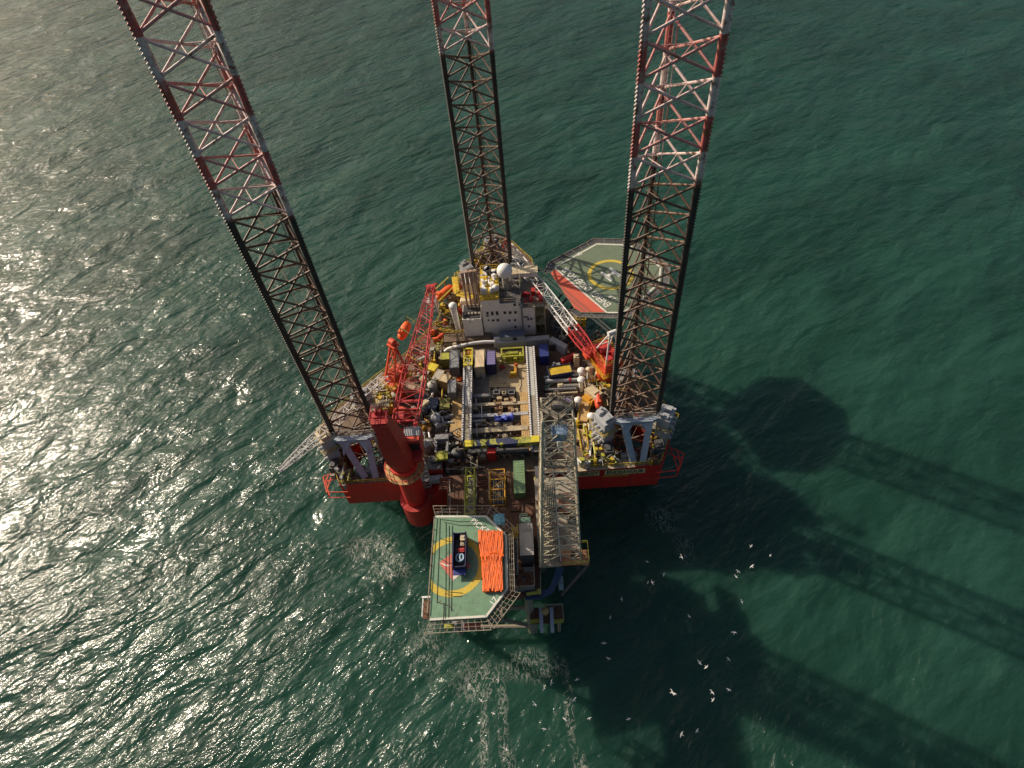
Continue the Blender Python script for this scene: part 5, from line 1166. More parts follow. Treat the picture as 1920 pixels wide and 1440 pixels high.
for (u, v, sx, sy, h), lb, m, yw in (((1066, 669, 3.6, 1.2, 18.8), 'dark red hose tray lying in the shade near the stair tower', CRRED, math.radians(22)), ((1113, 733, 2.2, 3.4, 20.0), 'cream winch house askew between ventilators and right leg', CREAM, math.radians(38)), ((1105, 745, 2.4, 2.4, 19.0), 'amber winch frame in front of the cream winch house', GOLD, math.radians(38)), ((1081, 667, 1.2, 1.2, 20.4), 'small cream box on a post beside the red crane house', CREAM, 0), ((1030, 712, 1.6, .9, 18.2), 'pale junction box at the end of the deck pipes', LGREY, 0), ((1026, 726, 1.4, 1.4, 18.2), 'dark green pump with a yellow guard beside the right beam', paint('dark_green', (.04, .10, .07)), 0), ((1080, 787, 1.4, 1.0, 18.6), 'white fuse box right of the derrick crown', CWHITE, 0), ((1051, 722, 1.2, 1.0, 18.6), 'cream box among the deck pipes', CREAM, 0)):
    p = at(u, v, h); t = thing('deck_unit', lb, 'deck unit', (p.x, p.y, D0)); mb = MB(); mb.cbox(p, sx, sy, D0, h, yw); mb.build('body', m, t, bevel=.05); mb = MB(); mb.cbox(p, sx * .6, sy * .5, h, h + .2, yw); mb.cbox(p, sx + .1, .12, D0 + .3, h - .2, yw); mb.build('cover', m, t)
# curved amber hose ramps and yellow ladders near the derrick
t = thing('hose_ramp', 'curved amber hose ramp with pale edges right of the derrick crown', 'ramp', at(1094, 790, D0))
arcp = [at(u, v, 18.6) for u, v in ((1101, 755), (1098, 762), (1095, 770), (1093, 780), (1092, 790))]; mb = MB()
for a, b in zip(arcp, arcp[1:]): mb.bar(a, b, 2.0, .12)
mb.build('ramp_plate', TAN, t); mb = MB()
for e in (-1.05, 1.05): mb.sweep([p + Vector((e, 0, .3)) for p in arcp], .1, 5)
for p in arcp: mb.bar((p.x, p.y, D0), p, .2)
mb.build('ramp_edge', YEL, t)
t = thing('flow_trough', 'amber trough with bright yellow edges beside the derrick, pointing at the stern', 'trough', at(1095, 820, D0))
a, b = at(1091, 805, 18.8), at(1097, 845, 18.4); mb = MB(); mb.bar(a, b, 1.7, .14); mb.build('trough_bed', TAN, t); mb = MB()
for e in (-.85, .85): mb.bar(a + Vector((e, 0, .25)), b + Vector((e * .8, 0, .25)), .16, .5)
for f_ in (.1, .9): p = a.lerp(b, f_); mb.bar((p.x, p.y, D0), (p.x, p.y, p.z - .1), .3)
mb.build('trough_edge', YEL, t)
t = thing('white_wall_frame', 'white L-shaped bulwark standing by the painted ship name', 'bulwark', at(1104, 850, D0)); mb = MB()
a, b, c_ = at(1107, 830, 18.6), at(1105, 868, 18.6), at(1087, 866, 18.6); mb.bar((a.x, a.y, 17.85), (b.x, b.y, 17.85), .4, 1.6); mb.bar((b.x - .25, b.y, 17.83), (c_.x, c_.y, 17.83), .4, 1.56); e_ = at(1078, 856, 18.6); mb.bar((c_.x, c_.y + .2, 17.8), (e_.x, e_.y, 17.8), .4, 1.5); mb.build('wall', CWHITE, t)
# ------------------------------------------------------------------ port machinery: pumps, drums, manifolds, each a small unit
def unit(x, y, kind, m, m2, rot, name, label, cat, group, base=D0, s=1.0):
    t = thing(name, label, cat, (x, y, base), group); c = Vector((x, y, 0)); R = Matrix.Rotation(rot, 3, 'Z'); L = lambda a, b, z: c + R @ Vector((a * s, b * s, 0)) + Vector((0, 0, base + z * s))
    if kind == 'drum':
        mb = MB(); mb.tube(L(-.8, 0, 1.0), L(.8, 0, 1.0), .55 * s, 14)
        for e in (-.85, .8): mb.tube(L(e, 0, 1.0), L(e + .08, 0, 1.0), .95 * s, 16)
        mb.build('drum', m, t, smooth=True); mb = MB()
        for e in (-1.05, 1.05): mb.bar(L(e, -.9, .08), L(e, .9, .08), .18); mb.bar(L(e, -.8, .1), L(e, 0, 1.0), .14); mb.bar(L(e, .8, .1), L(e, 0, 1.0), .14)
        mb.build('frame', m2, t)
    elif kind == 'pump':
        mb = MB(); mb.cbox(c, 2.4 * s, 1.3 * s, base, base + .25 * s, rot); mb.build('base', m2, t)
        mb = MB(); mb.tube(L(-1.0, 0, .8), L(.1, 0, .8), .5 * s, 12); mb.tube(L(.2, 0, .75), L(.9, 0, .75), .36 * s, 10); mb.tube(L(.6, 0, .75), L(.6, .0, 1.8), .16 * s, 8); mb.tube(L(.6, 0, 1.7), L(.6, 1.1, 1.7), .16 * s, 8); mb.cbox(L(-.5, 0, 0), .5 * s, .5 * s, base + 1.2 * s, base + 1.6 * s, rot); mb.build('pump', m, t, smooth=True)
    elif kind == 'tank':
        mb = MB(); mb.lathe((x, y, base), [(.95 * s, .1), (.95 * s, 2.1 * s), (.6 * s, 2.4 * s), (.15 * s, 2.5 * s)], 18); mb.build('shell', m, t, smooth=True)
        mb = MB(); mb.tube(L(0, 0, 2.45), L(0, 0, 2.9), .14 * s, 8); mb.tube(L(0, 0, 2.8), L(1.3, 0, 2.8), .1 * s, 8); mb.tube(L(1.3, 0, 2.8), L(1.3, 0, 0), .1 * s, 8); mb.build('fill_pipe', m2, t)
    elif kind == 'manifold':
        mb = MB()
        for i in range(4): mb.tube(L(-1.2, -.7 + .45 * i, .7), L(1.2, -.7 + .45 * i, .7), .13 * s, 8)
        for i in range(3): mb.tube(L(-.8 + .8 * i, -.8, .9), L(-.8 + .8 * i, .9, .9), .13 * s, 8)
        mb.build('pipe', m, t, smooth=True); mb = MB()
        for i in range(3): mb.tube(L(-.8 + .8 * i, 0, .9), L(-.8 + .8 * i, 0, 1.7), .08 * s, 6); mb.tube(L(-.8 + .8 * i, 0, 1.68), L(-.8 + .8 * i, 0, 1.76), .32 * s, 12)
        mb.build('valve_wheel', m2, t)
    else:
        mb = MB(); mb.cbox(c, 1.7 * s, 1.2 * s, base, base + 1.6 * s, rot); mb.build('body', m, t, bevel=.06); mb = MB(); mb.cbox(L(.2, 0, 0), .9 * s, .7 * s, base + 1.6 * s, base + 1.95 * s, rot); mb.cbox(L(-.5, .2, 0), .3 * s, .3 * s, base + 1.6 * s, base + 2.3 * s, rot); mb.build('top_box', m2, t)
    return t
def pipework(name, label, regs, n, seed, mats, zlo=17.3, zhi=19.2):
    random.seed(seed); c = at((regs[0][0] + regs[0][2]) / 2, (regs[0][1] + regs[0][3]) / 2, 17.5)
    t = thing(name, label, 'pipework', (c.x, c.y, D0)); k = len(mats)
    for i in range(n):
        u0, v0, u1, v1 = random.choice(regs); p = at(random.uniform(u0, u1), random.uniform(v0, v1), 17.5); z = random.uniform(zlo, zhi); ang = random.choice((0, PI / 2, PI / 2, .5, -.6)); d_ = Vector((math.cos(ang), math.sin(ang), 0)); L_ = random.uniform(.8, 3.2)
        a, b = Vector((p.x, p.y, z)) - d_ * L_ / 2, Vector((p.x, p.y, z)) + d_ * L_ / 2; m = MB(); r = random.choice((.06, .09, .13, .2))
        m.tube(a, b, r, 7); m.tube(b, (b.x, b.y, D0), r, 7)
        q = random.random()
        if q < .35: m.tube(a + Vector((0, 0, -.02)), a + Vector((0, 0, random.uniform(.3, 1.1))), r * .9, 7)
        elif q < .6: m.cbox(a, random.uniform(.4, .9), random.uniform(.4, .9), D0, z + random.uniform(.1, .5), ang)
        m.build('pipe_run', mats[i % k], t)
pipework('pipework', 'tangled grey, yellow and rusty pipework under and beside the long red boom', [(775, 650, 835, 700), (770, 700, 832, 745), (785, 745, 850, 800), (780, 800, 812, 850)], 98, 31, (STEEL, YEL, RUSTY, OLDS, GREY))
pipework('pipework', 'tangled yellow pipework in the port corner between left leg and king post', [(700, 715, 748, 770), (690, 740, 730, 775)], 60, 32, (YEL, LIME, OLDS, BEIGE))
pipework('pipework', 'tangled yellow and cream pipework between the derrick and the right leg', [(1092, 715, 1142, 770), (1085, 790, 1125, 855), (1112, 700, 1140, 760)], 98, 33, (YEL, CREAM, OLDS, LIME, RUSTY))
pipework('pipework', 'olive and brown pipework on the port side near the lifeboats', [(828, 560, 862, 625), (822, 590, 850, 630)], 60, 34, (OLIVE, OLDS, YEL, RUSTY))
pipework('pipework', 'yellow and dark pipework on the bow deck inside the middle leg', [(893, 455, 945, 495), (895, 480, 900, 500)], 60, 35, (YEL, RUSTY, OLDS, OLIVE))
pipework('pipework', 'dark pipework at the stern below the navy girder end', [(835, 815, 870, 860), (835, 860, 900, 885)], 60, 36, (DGREY, RUSTY, OLDS, STEEL))
pipework('pipework', 'dark pipework in the shade behind the right crane', [(1045, 610, 1085, 665), (1100, 630, 1140, 660)], 50, 37, (DGREY, OLDS, STEEL, RUSTY))
pipework('pipework', 'ochre and grey pipework on the stern deck under the left grey brace', [(625, 835, 650, 890), (640, 885, 660, 902)], 44, 38, (YEL, OLDS, OLIVE, GREY))
pipework('pipework', 'ochre and grey pipework on the stern deck around the right blue-grey brace', [(1130, 820, 1160, 868), (1215, 815, 1245, 865), (1095, 858, 1140, 872)], 60, 39, (YEL, OLDS, LIME, GREY, RUSTY))
pipework('pipework', 'small dark and pale pipework in the bay between the skid beams', [(888, 755, 915, 830), (920, 806, 985, 818), (925, 848, 985, 856)], 50, 40, (GREY, DGREY, BEIGE, RUSTY), 17.2, 18.0)
UN = [(770, 700, 'manifold', YEL, RUSTY, 'yellow valve manifold under the long red boom'), (786, 706, 'drum', OLDS, GREY, 'rope drum beside the pale boxes'), (800, 722, 'pump', GREY, BEIGE, 'grey pump right of the red boom'), (812, 728, 'tank', STEEL, GREY, 'pale upright tank near the tan cabin'), (796, 715, 'box', CREAM, BEIGE, 'cream cabinet right of the red boom'),
      (790, 676, 'drum', STEEL, YEL, 'rope drum left of the bright yellow box'), (806, 672, 'manifold', GOLD, OLDS, 'amber manifold above the bright yellow box'), (797, 664, 'pump', OLDS, GREY, 'weathered pump beside the boom above the yellow box'), (812, 662, 'box', OLDS, STEEL, 'weathered cabinet left of the olive box'), (782, 655, 'box', OLDS, RUSTY, 'rusty-topped cabinet under the boom near the port side'),
      (808, 780, 'drum', OLDS, YEL, 'yellow-framed drum below the slate-blue tank'), (795, 775, 'tank', DGREY, GREY, 'dark upright tank left of the yellow-framed drum'), (800, 800, 'pump', GOLD, OLDS, 'amber pump above the operator cab'), (818, 788, 'tank', LGREY, STEEL, 'light grey tank right of the yellow-framed drum'), (826, 796, 'pump', LGREY, GREY, 'light grey pump by the sloping pipe'), (786, 790, 'box', GREY, DGREY, 'grey cabinet right of the red boom foot'),
      (790, 820, 'box', LGREY, CWHITE, 'light grey cabinet right of the operator cab'), (801, 826, 'pump', CWHITE, STEEL, 'white-lit pump right of the operator cab'), (801, 838, 'tank', STEEL, WHITE, 'small pale tank below the white-lit pump'), (826, 826, 'manifold', CWHITE, STEEL, 'silvery manifold inside the grey machine frame'), (843, 822, 'box', DGREY, BLACK, 'dark cabinet left of the navy girder end'), (850, 836, 'manifold', DGREY, OLDS, 'dark manifold under the navy girder end'),
      (728, 742, 'manifold', YEL, LIME, 'yellow manifold inside the port crane corner'), (712, 752, 'box', BEIGE, YEL, 'beige cabinet beside the yellow port manifold'), (730, 762, 'pump', LIME, YEL, 'lime pump above the red king post'), (705, 735, 'drum', OLDS, YEL, 'drum beside the white boom foot'), (745, 745, 'tank', OLDS, BEIGE, 'weathered tank under the edge of the red boom'), (720, 725, 'box', OLIVE, LIME, 'olive cabinet under the small red crane'),
      (1112, 718, 'manifold', OLDS, YEL, 'manifold behind the cream winch house'), (1126, 722, 'drum', OLIVE, LIME, 'lime-framed drum under the red crane house'), (1120, 738, 'pump', GOLD, OLDS, 'amber pump next to the red lifeboat capsule'), (1137, 730, 'box', CREAM, YEL, 'cream cabinet against the right leg'), (1104, 800, 'manifold', YEL, CREAM, 'yellow manifold below the tall white ventilator'), (1112, 815, 'pump', YEL, BEIGE, 'yellow pump left of the blue-grey brace'), (1118, 832, 'box', OLDS, BEIGE, 'weathered cabinet left of the blue-grey brace'), (1101, 832, 'drum', OLDS, YEL, 'drum between the trough and the white bulwark'), (1126, 846, 'manifold', OLDS, YEL, 'small manifold at the foot of the left blue-grey brace'),
      (1055, 640, 'box', DGREY, GREY, 'dark cabinet behind the long grey wall'), (1040, 615, 'tank', DGREY, GREY, 'dark tank between deckhouse and stair tower'), (1105, 640, 'drum', OLDS, STEEL, 'drum behind the red crane boom'), (1130, 655, 'manifold', OLDS, DGREY, 'dark manifold behind the red crane gantry'), (845, 590, 'manifold', OLIVE, YEL, 'olive manifold left of the white ventilator pipe'), (840, 570, 'drum', OLDS, YEL, 'drum in front of the large orange lifeboat'), (868, 585, 'box', CRRED, ORED, 'red fire cabinet beside the exhaust pipes'), (860, 600, 'pump', OLIVE, OLDS, 'olive pump right of the white ventilator pipe'), (850, 555, 'box', BEIGE, OLDS, 'beige cabinet near the small orange rescue boat'), (826, 580, 'box', OLIVE, YEL, 'olive cabinet by the boom rest'), (822, 655, 'manifold', OLDS, OLIVE, 'weathered manifold at the end of the white canvas trunk'),
      (905, 860, 'box', RUSTY, OLDS, 'rusty cabinet above the orange-yellow basket'), (858, 855, 'tank', DGREY, OLDS, 'dark round tank below the navy girder end'), (845, 870, 'box', RUSTY, GREY, 'rusty cabinet below the dark round tank'), (832, 830, 'box', STEEL, GREY, 'galvanised cabinet above the yellow-green hatch cover'), (1044, 690, 'box', NAVY, GREY, 'navy cabinet behind the violet-blue skip')]
for i, (u, v, kd, m, m2, lb) in enumerate(UN):
    p = at(u, v, 18.0); nm = {'drum': 'rope_drum', 'pump': 'deck_pump', 'tank': 'service_tank', 'manifold': 'valve_manifold', 'box': 'equipment_cabinet'}[kd]
    unit(p.x, p.y, kd, m, m2, (i * 1.37) % PI if u < 870 and v < 810 else (i % 3) * .1, nm, lb, nm.replace('_', ' '), 'machinery on the rig deck', s=1.15)
# grey machine frame by the cab, orange shelter, pale jib, lattice stack near the sponson
t = thing('machine_frame', 'grey open machine frame with silvery gear right of the operator cab', 'machine frame', at(828, 830, D0)); c, sx, sy = R4(815, 814, 840, 844, 20.0); mb = MB(); mb.cbox((c.x, c.y + sy / 2 - .6), sx, 1.2, D0, 20.0)
for e in (-1, 1): mb.cbox((c.x + e * (sx / 2 - .2), c.y - .6), .4, sy - 1.1, D0, 19.6)
mb.cbox((c.x, c.y - sy / 2 + .2), sx - .82, .3, D0, 19.3); mb.build('frame', GREY, t)
t = thing('orange_shelter', 'orange-red faceted shelter seen through the foot of the long red boom', 'shelter', at(752, 770, D0)); c, sx, sy = R4(737, 759, 768, 778, 20.0)
mb = MB(); R_b = [(-.5, -.35), (.35, -.5), (.5, .2), (.1, .5), (-.45, .4)]; lowp = [Vector((c.x + a * sx, c.y + b * sy, D0)) for a, b in R_b]; midp = [Vector((p.x, p.y, 19.2)) for p in lowp]; topp = [Vector((c.x + a * sx * .6, c.y + b * sy * .6, 20.2)) for a, b in R_b]
mb.add(lowp + midp + topp, [(i, (i + 1) % 5, 5 + (i + 1) % 5, 5 + i) for i in range(5)] + [(5 + i, 5 + (i + 1) % 5, 10 + (i + 1) % 5, 10 + i) for i in range(5)] + [(10, 11, 12, 13, 14)]); mb.build('canopy', ORED, t)
mb = MB()
for i in range(5): mb.bar(midp[i] + Vector((0, 0, .03)), topp[i] + Vector((0, 0, .03)), .1)
mb.build('canopy_rib', CRRED, t)
t = thing('knuckle_jib', 'small pale folding jib between the two slate-blue tanks', 'jib', at(792, 765, D0)); a, b = at(786, 768, 20.8), at(799, 753, 21.2); mb = MB(); mb.bar(a, b, .55, .5); mb.cbox(b, 1.0, 1.0, 20.7, 21.5, .7); mb.build('arm', CREAM, t); mb = MB(); mb.tube((a.x, a.y, D0), (a.x, a.y, 20.6), .3, 10); mb.build('post', CREAM, t); mb = MB(); q = at(811, 739, 21); mb.tube(b, q, .08, 6); mb.ball(q, .3, 12); mb.build('lamp_arm', WHITE, t)
t = thing('flare_boom_stack', 'folded light grey lattice boom standing at the stern beside the king post', 'lattice boom', at(795, 890, D0)); mb = MB(); a, b = at(783, 868, 23.0), at(797, 912, 16.0); mb.truss(a, b, (2.6, 1.2), (2.8, 1.4), (2.2, 1.0), 6, .13, .09); mb.bar((b.x, b.y + 1, 16.4), (b.x + .6, 68.6, 17.2), .3); mb.build('lattice', LGREY, t)
t = thing('stern_plating_box', 'light grey box girder along the stern edge right of the folded lattice boom', 'box girder', at(815, 896, D0)); a, b = at(803, 897, 18.4), at(829, 894, 18.4); mb = MB(); mb.bar((a.x, a.y, 17.75), (b.x, b.y, 17.75), 1.1, 1.4); mb.build('girder', LGREY, t)
t = thing('tank_house', 'dark red and grey tank house at the stern between crane and platform', 'tank house', at(815, 872, D0)); c, sx, sy = R4(803, 855, 829, 880, 19.6); mb = MB(); mb.cbox(c, sx, sy, D0, 19.5); mb.build('wall', CRRED, t); mb = MB(); mb.cbox((c.x, c.y), sx + .1, sy + .1, 19.5, 19.65); mb.cbox((c.x - .3, c.y + .5), sx * .5, sy * .4, 19.65, 20.3); mb.build('roof', DGREY, t)
# ------------------------------------------------------------------ the gas platform in front
PZ, PH = 18.6, 26.0
plat = thing('gas_platform', 'small steel gas platform in front of the rig, standing on tubular legs in the sea', 'platform', (-9, 48, 0))
wd = [at(u, v, PZ) for u, v in ((838, 900), (1014, 892), (1014, 1118), (945, 1122), (812, 1156), (818, 966), (838, 962))]
wd[0].y = wd[1].y = 67.2
mb = MB(); mb.prism([tuple(p[:2]) for p in wd], PZ - .5, PZ); mb.build('weather_deck', PDECK, plat)
for (x, y) in ((-17.2, 63), (-3.2, 62), (-17.5, 43), (-3.5, 42.5)):
    mb = MB(); mb.tube((x, y, -5), (x, y, PZ - .5), .75, 14); mb.build('leg', OLDS, plat, smooth=True)
mb = MB()
L_ = [(-17.2, 63), (-3.2, 62), (-3.5, 42.5), (-17.5, 43)]
for a, b in zip(L_, L_[1:] + L_[:1]):
    mb.tube((*a, 2.5), (*b, 2.5), .4, 8); mb.tube((*a, 12), (*b, 12), .4, 8); mb.tube((*a, 2.5), (*b, 12), .35, 8)
mb.build('jacket_brace', OLDS, plat)
mb = MB(); mb.prism([(-18.2, 64.5), (-1.5, 64), (-1.8, 44), (-18.4, 44)], 12.4, 12.8); mb.build('cellar_deck', RUSTY, plat)
mb = MB()
for a, b in ((wd[1], wd[2]), (wd[3], wd[4]), (wd[5], wd[6])): mb.rail([a, b], step=1.6)
p0, p1 = at(844, 905, PZ), at(846, 962, PZ); mb.rail([p0, p1], step=1.5); q0, q1 = at(895, 862, PZ), at(894, 905, PZ); mb.rail([Vector((q0.x, 67, PZ)), q1 + Vector((0, -6, 0))], step=2); q0, q1 = at(917, 940, PZ), at(948, 940, PZ); mb.rail([q0, q0 + Vector((0, 6, 0))], step=2); mb.rail([q1, q1 + Vector((0, 6, 0))], step=2); mb.build('handrail', STEEL, plat)
mb = MB()
for (u, v) in ((905, 880), (930, 868), (965, 955), (1000, 940), (990, 965), (1005, 860)):
    p = at(u, v, PZ); mb.box(p.x - .9, min(p.y, 66) - .5, PZ, p.x + .9, min(p.y, 66) + .5, PZ + .3)
mb.build('deck_hatch', RUSTY, plat)
# helideck of the platform
h2 = thing('platform_helideck', 'worn green cut-off octagon helideck with a big yellow ring and a red diamond', 'helideck', (-13, 44, PH - 1.2))
pp = [at(u, v, PH) for u, v in ((816, 966), (912, 966), (951, 1003), (953, 1105), (913, 1158), (805, 1164))]
mb = MB(); mb.prism([tuple(p[:2]) for p in pp], PH - .45, PH); dk = mb.build('deck', PGREEN, h2)
mb = MB()
def bars2(P, w_, z, closed=False):
    for a, b in zip(P, P[1:]): mb.bar((a.x, a.y, z), (b.x, b.y, z), w_, .012)
bars2([at(817, 968.5, PH), at(911, 968.5, PH), at(948.5, 1004.5, PH), at(950.5, 1104, PH), at(911.5, 1155.5, PH), at(806, 1161.5, PH)], .36, PH + .02); mb.build('border_line', HWHITE, dk)
rc2 = at(850, 1061, PH); r1 = (at(850, 1006, PH) - rc2).length; n = 96
mb = MB(); vs = []; fs = []; lx = lambda y: at(811, 1060, PH).x + .05
for i in range(n + 1):
    a = 2 * PI * i / n
    vs += [(rc2.x + r1 * .79 * math.cos(a), rc2.y + r1 * .79 * math.sin(a), PH + .016), (rc2.x + r1 * math.cos(a), rc2.y + r1 * math.sin(a), PH + .016)]
edge = min(pp[0].x, pp[5].x) + .05
vs = [(max(x, edge + (y - pp[5].y) / (pp[0].y - pp[5].y) * (pp[0].x - pp[5].x)), y, z) for x, y, z in vs]
mb.add(vs, [(2 * i, 2 * i + 1, 2 * i + 3, 2 * i + 2) for i in range(n)]); mb.build('landing_circle', HYEL, dk)
S_ = [at(u, v, PH + .02) for u, v in ((823, 1055), (858, 1030), (883, 1062), (849, 1089))]
mb = MB(); mb.add(S_, [(3, 2, 1, 0)]); mb.build('red_diamond', paint('faded_red', (.62, .16, .12), .75, .15, 0, .2), dk)
mb = MB(); S2 = [at(u, v, PH + .026) for u, v in ((823, 1054), (846, 1061), (871, 1076), (850, 1089), (846, 1072))]; mb.add([S2[0], S2[1], at(836, 1062, PH + .026)], [(2, 1, 0)]); mb.add([at(851, 1065, PH + .026), at(868, 1073, PH + .026), at(849, 1089, PH + .026)], [(2, 1, 0)]); mb.build('white_chevron', HWHITE, dk)
a_, b_ = at(886, 979, PH), at(909, 993, PH); xd_ = (at(905, 990, PH) - at(888, 977, PH)).normalized(); yd_ = Vector((0, 0, 1)).cross(xd_)
text('PICKERILL', 1.5, at(884, 975, PH) + Vector((0, 0, .03)), xd_, yd_, LETTER, dk, align='LEFT', bold=.01)
p = at(926, 1128, PH); xd_ = (at(930, 1122, PH) - at(922, 1132, PH)).normalized(); text('17', 1.35, p + Vector((0, 0, .03)), xd_, Vector((0, 0, 1)).cross(xd_), LETTER, dk, bold=.01)
mb = MB(); c0 = sum(pp, Vector()) / 6
def netseg(a, b, w_, drop, n):
    a, b = Vector(a), Vector(b); d = (b - a).normalized(); o = Vector((d.y, -d.x, 0))
    if (a + o - c0).length < (a - c0).length: o = -o
    a2, b2 = a + o * w_ - d * w_ * .35 + Vector((0, 0, drop)), b + o * w_ + d * w_ * .35 + Vector((0, 0, drop))
    mb.bar(a2, b2, .11); mb.bar(a + Vector((0, 0, -.3)), b + Vector((0, 0, -.3)), .2)
    for f_ in (.33, .66): mb.bar(a.lerp(a2, f_), b.lerp(b2, f_), .06)
    for k in range(n + 1): mb.bar(a.lerp(b, k / n) + Vector((0, 0, -.25)), a2.lerp(b2, k / n), .075)
for i, n in ((0, 7), (1, 6), (3, 8), (4, 9)): netseg(pp[i], pp[i + 1], 1.9, -.1, n)
netseg(pp[2], pp[3], 1.0, -.1, 11)
mb.build('net_frame', OLDS, h2)
mb = MB(); P_ = [at(u, v, PH + .03) for u, v in ((806, 1150), (812, 1060), (819, 970))]
for e, dz_ in ((-.4, -.8),): mb.rail([p + Vector((e, 0, dz_)) for p in P_], step=2)
mb.build('edge_rail', OLDS, h2)
mb = MB()
for (x, y) in ((-17.5, 52), (-8, 51), (-17.5, 37.5), (-8, 38), (-12.5, 45)): mb.tube((x, y, PZ), (x, y, PH - .45), .3, 8)
for (x, y, x2, y2) in ((-17.5, 52, -8, 51), (-17.5, 37.5, -8, 38)): mb.tube((x, y, PZ), (x2, y2, PH - .6), .2, 8); mb.tube((x2, y2, PZ), (x, y, PH - .6), .2, 8)
for i in range(5): mb.bar((-18 + i * 2.6, 36.3, PH - .75), (-18 + i * 2.6, 52.5, PH - .75), .3, .5)
mb.build('support_strut', OLDS, h2)
# thin dark lines lying across the deck
nr = []
for u0, v0, u1, v1 in ((825, 972, 819, 1130), (836, 980, 835, 1160), (842, 985, 841, 1158), (848, 985, 846, 1146), (832, 1130, 831, 1163)):
    nr.append([at(u0, v0, PH + .05), at((u0 + u1) / 2 + .5, (v0 + v1) / 2, PH + .05), at(u1, v1, PH + .05)])
for u0, v0, um, vm, u1, v1 in ((828, 974, 860, 978, 905, 977), (832, 979, 862, 985, 912, 985), (824, 1008, 840, 1015, 856, 1016), (822, 1045, 842, 1056, 870, 1053), (822, 1095, 842, 1110, 868, 1112), (819, 1128, 842, 1136, 850, 1145), (836, 1112, 850, 1118, 866, 1118)):
    nr.append([at(u0, v0, PH + .05), at(um, vm, PH + .05), at(u1, v1, PH + .05)])
mb = MB()
for P in nr: mb.sweep(P, .045, 5)
tag(mb.build('dark_lines', WIRE, None), 'thin dark lines lying on the left of the green helideck', 'landing net')
# orange hose bundle
random.seed(21); mb = MB(); ul, ur = 898, 944
for layer in range(2):
    for i in range(17):
        f_ = (i + .5 * layer) / 17
        u0 = 898 + f_ * 46; u1 = 907 + f_ * 36
        pts = []; v0, v1 = 994 + random.uniform(0, 4), 1109 + random.uniform(-5, 2)
        for k in range(15):
            t_ = k / 14; v = v0 + (v1 - v0) * t_; w_ = t_ * t_ * (3 - 2 * t_)
            pinch = 1 - .10 * math.exp(-((t_ - .53) / .12) ** 2)
            u = 922 + ((u0 + (u1 - u0) * w_) - 922) * pinch + math.sin(k * 1.3 + i * 2.1 + layer) * .55
            pts.append(at(u, v, PH + .22 + layer * .26 + (.25 if .42 < t_ < .5 else 0) + random.uniform(-.05, .05)))
        mb.sweep(pts, .17, 7)
for k in range(5):
    pts = [at(900 + q * 7.5 + random.uniform(-1, 1), 1042 + 4 * math.sin(q + k) - 2 * k, PH + .62 + .05 * k) for q in range(7)]; 
    if k < 2: mb.sweep(pts, .16, 7)
tag(mb.build('hose_bundle', HOSE, None, smooth=True), 'bright orange flaked hose heaped along the right of the green helideck', 'hose')
# blue skip on the helideck
t, c, sx, sy = skip(848.5, 998, 873.5, 1062, PH + 1.9, 'dark blue long open skip standing on the green helideck', NAVY, DGREY, zb=PH + .03, fill=.2)
mb = MB(); p = at(861, 1064, PH + 1.0); mb.bar((c.x - sx / 2 + .1, c.y - sy / 2 - .5, PH + .9), (c.x + sx / 2 - .1, c.y - sy / 2 - .5, PH + .9), 1.0, .12); mb.build('ramp_door', BLUE, t)
def boxat(u0, v0, u1, v1, zt, zb, m, name, label, cat):
    c, sx, sy = R4(u0, v0, u1, v1, zt); t = thing(name, label, cat, (c.x, c.y, zb)); mb = MB(); mb.cbox(c, sx, sy, zb, zt); mb.build('body', m, t, bevel=.04); mb = MB(); mb.cbox(c, sx * .7, sy * .25, zt, zt + .08); mb.build('lid', m, t)
sb = PH + .03 + (1.87) * .2
boxat(863, 1001, 871.5, 1013, PH + 1.6, sb, CREAM, 'packing_case', 'cream packing case at the far end of the blue skip', 'case')
boxat(863, 1016, 871, 1023, PH + 1.2, sb, BEIGE, 'tool_tray', 'small tan tray behind the red valve in the blue skip', 'tray')
boxat(858, 1027, 871, 1035, PH + 1.2, sb, CRRED, 'red_valve', 'red valve in the middle of the blue skip', 'valve')
mb = MB(); pts = [at(861 + 8 * math.cos(a) * .75, 1046 + 7 * math.sin(a), PH + 1.0 + .1 * math.sin(2 * a)) for a in [2 * PI * i / 18 for i in range(19)]]; mb.sweep(pts, .17, 7); pts = [at(866 + 3.5 * math.cos(a), 1045 + 6 * math.sin(a), PH + 1.25) for a in [2 * PI * i / 14 for i in range(15)]]; mb.sweep(pts, .15, 7); tag(mb.build('hose_coil', paint('pale_blue_hose', (.35, .50, .62), .5, .15, 0, .1), None, smooth=True), 'pale blue coiled hose near the open end of the blue skip', 'hose')
boxat(852, 1040, 859, 1052, PH + .9, sb, DGREY, 'pump_unit', 'dark pump beside the pale blue hose in the blue skip', 'pump')
# cyan tarpaulin in the corner net
c = at(936, 974, PH - .2); mb = MB(); nx = 9; random.seed(5); vs = [(c.x + (i / nx - .5) * 1.9 + random.uniform(-.1, .1), c.y + (j / nx - .5) * 2.1 + random.uniform(-.1, .1), PH + .1 + random.uniform(-.12, .12) - .5 * ((i / nx - .5) ** 2 + (j / nx - .5) ** 2)) for j in range(nx + 1) for i in range(nx + 1)]
fs = [(j * (nx + 1) + i, j * (nx + 1) + i + 1, (j + 1) * (nx + 1) + i + 1, (j + 1) * (nx + 1) + i) for j in range(nx) for i in range(nx)]; k_ = len(vs); mb.add(vs + [(x, y, z - .1) for x, y, z in vs], fs + [tuple(k_ + q for q in reversed(f)) for f in fs]); tag(mb.build('tarpaulin', CYAN, None, smooth=True), 'small cyan tarpaulin bundled in the corner of the helideck safety net', 'tarpaulin')
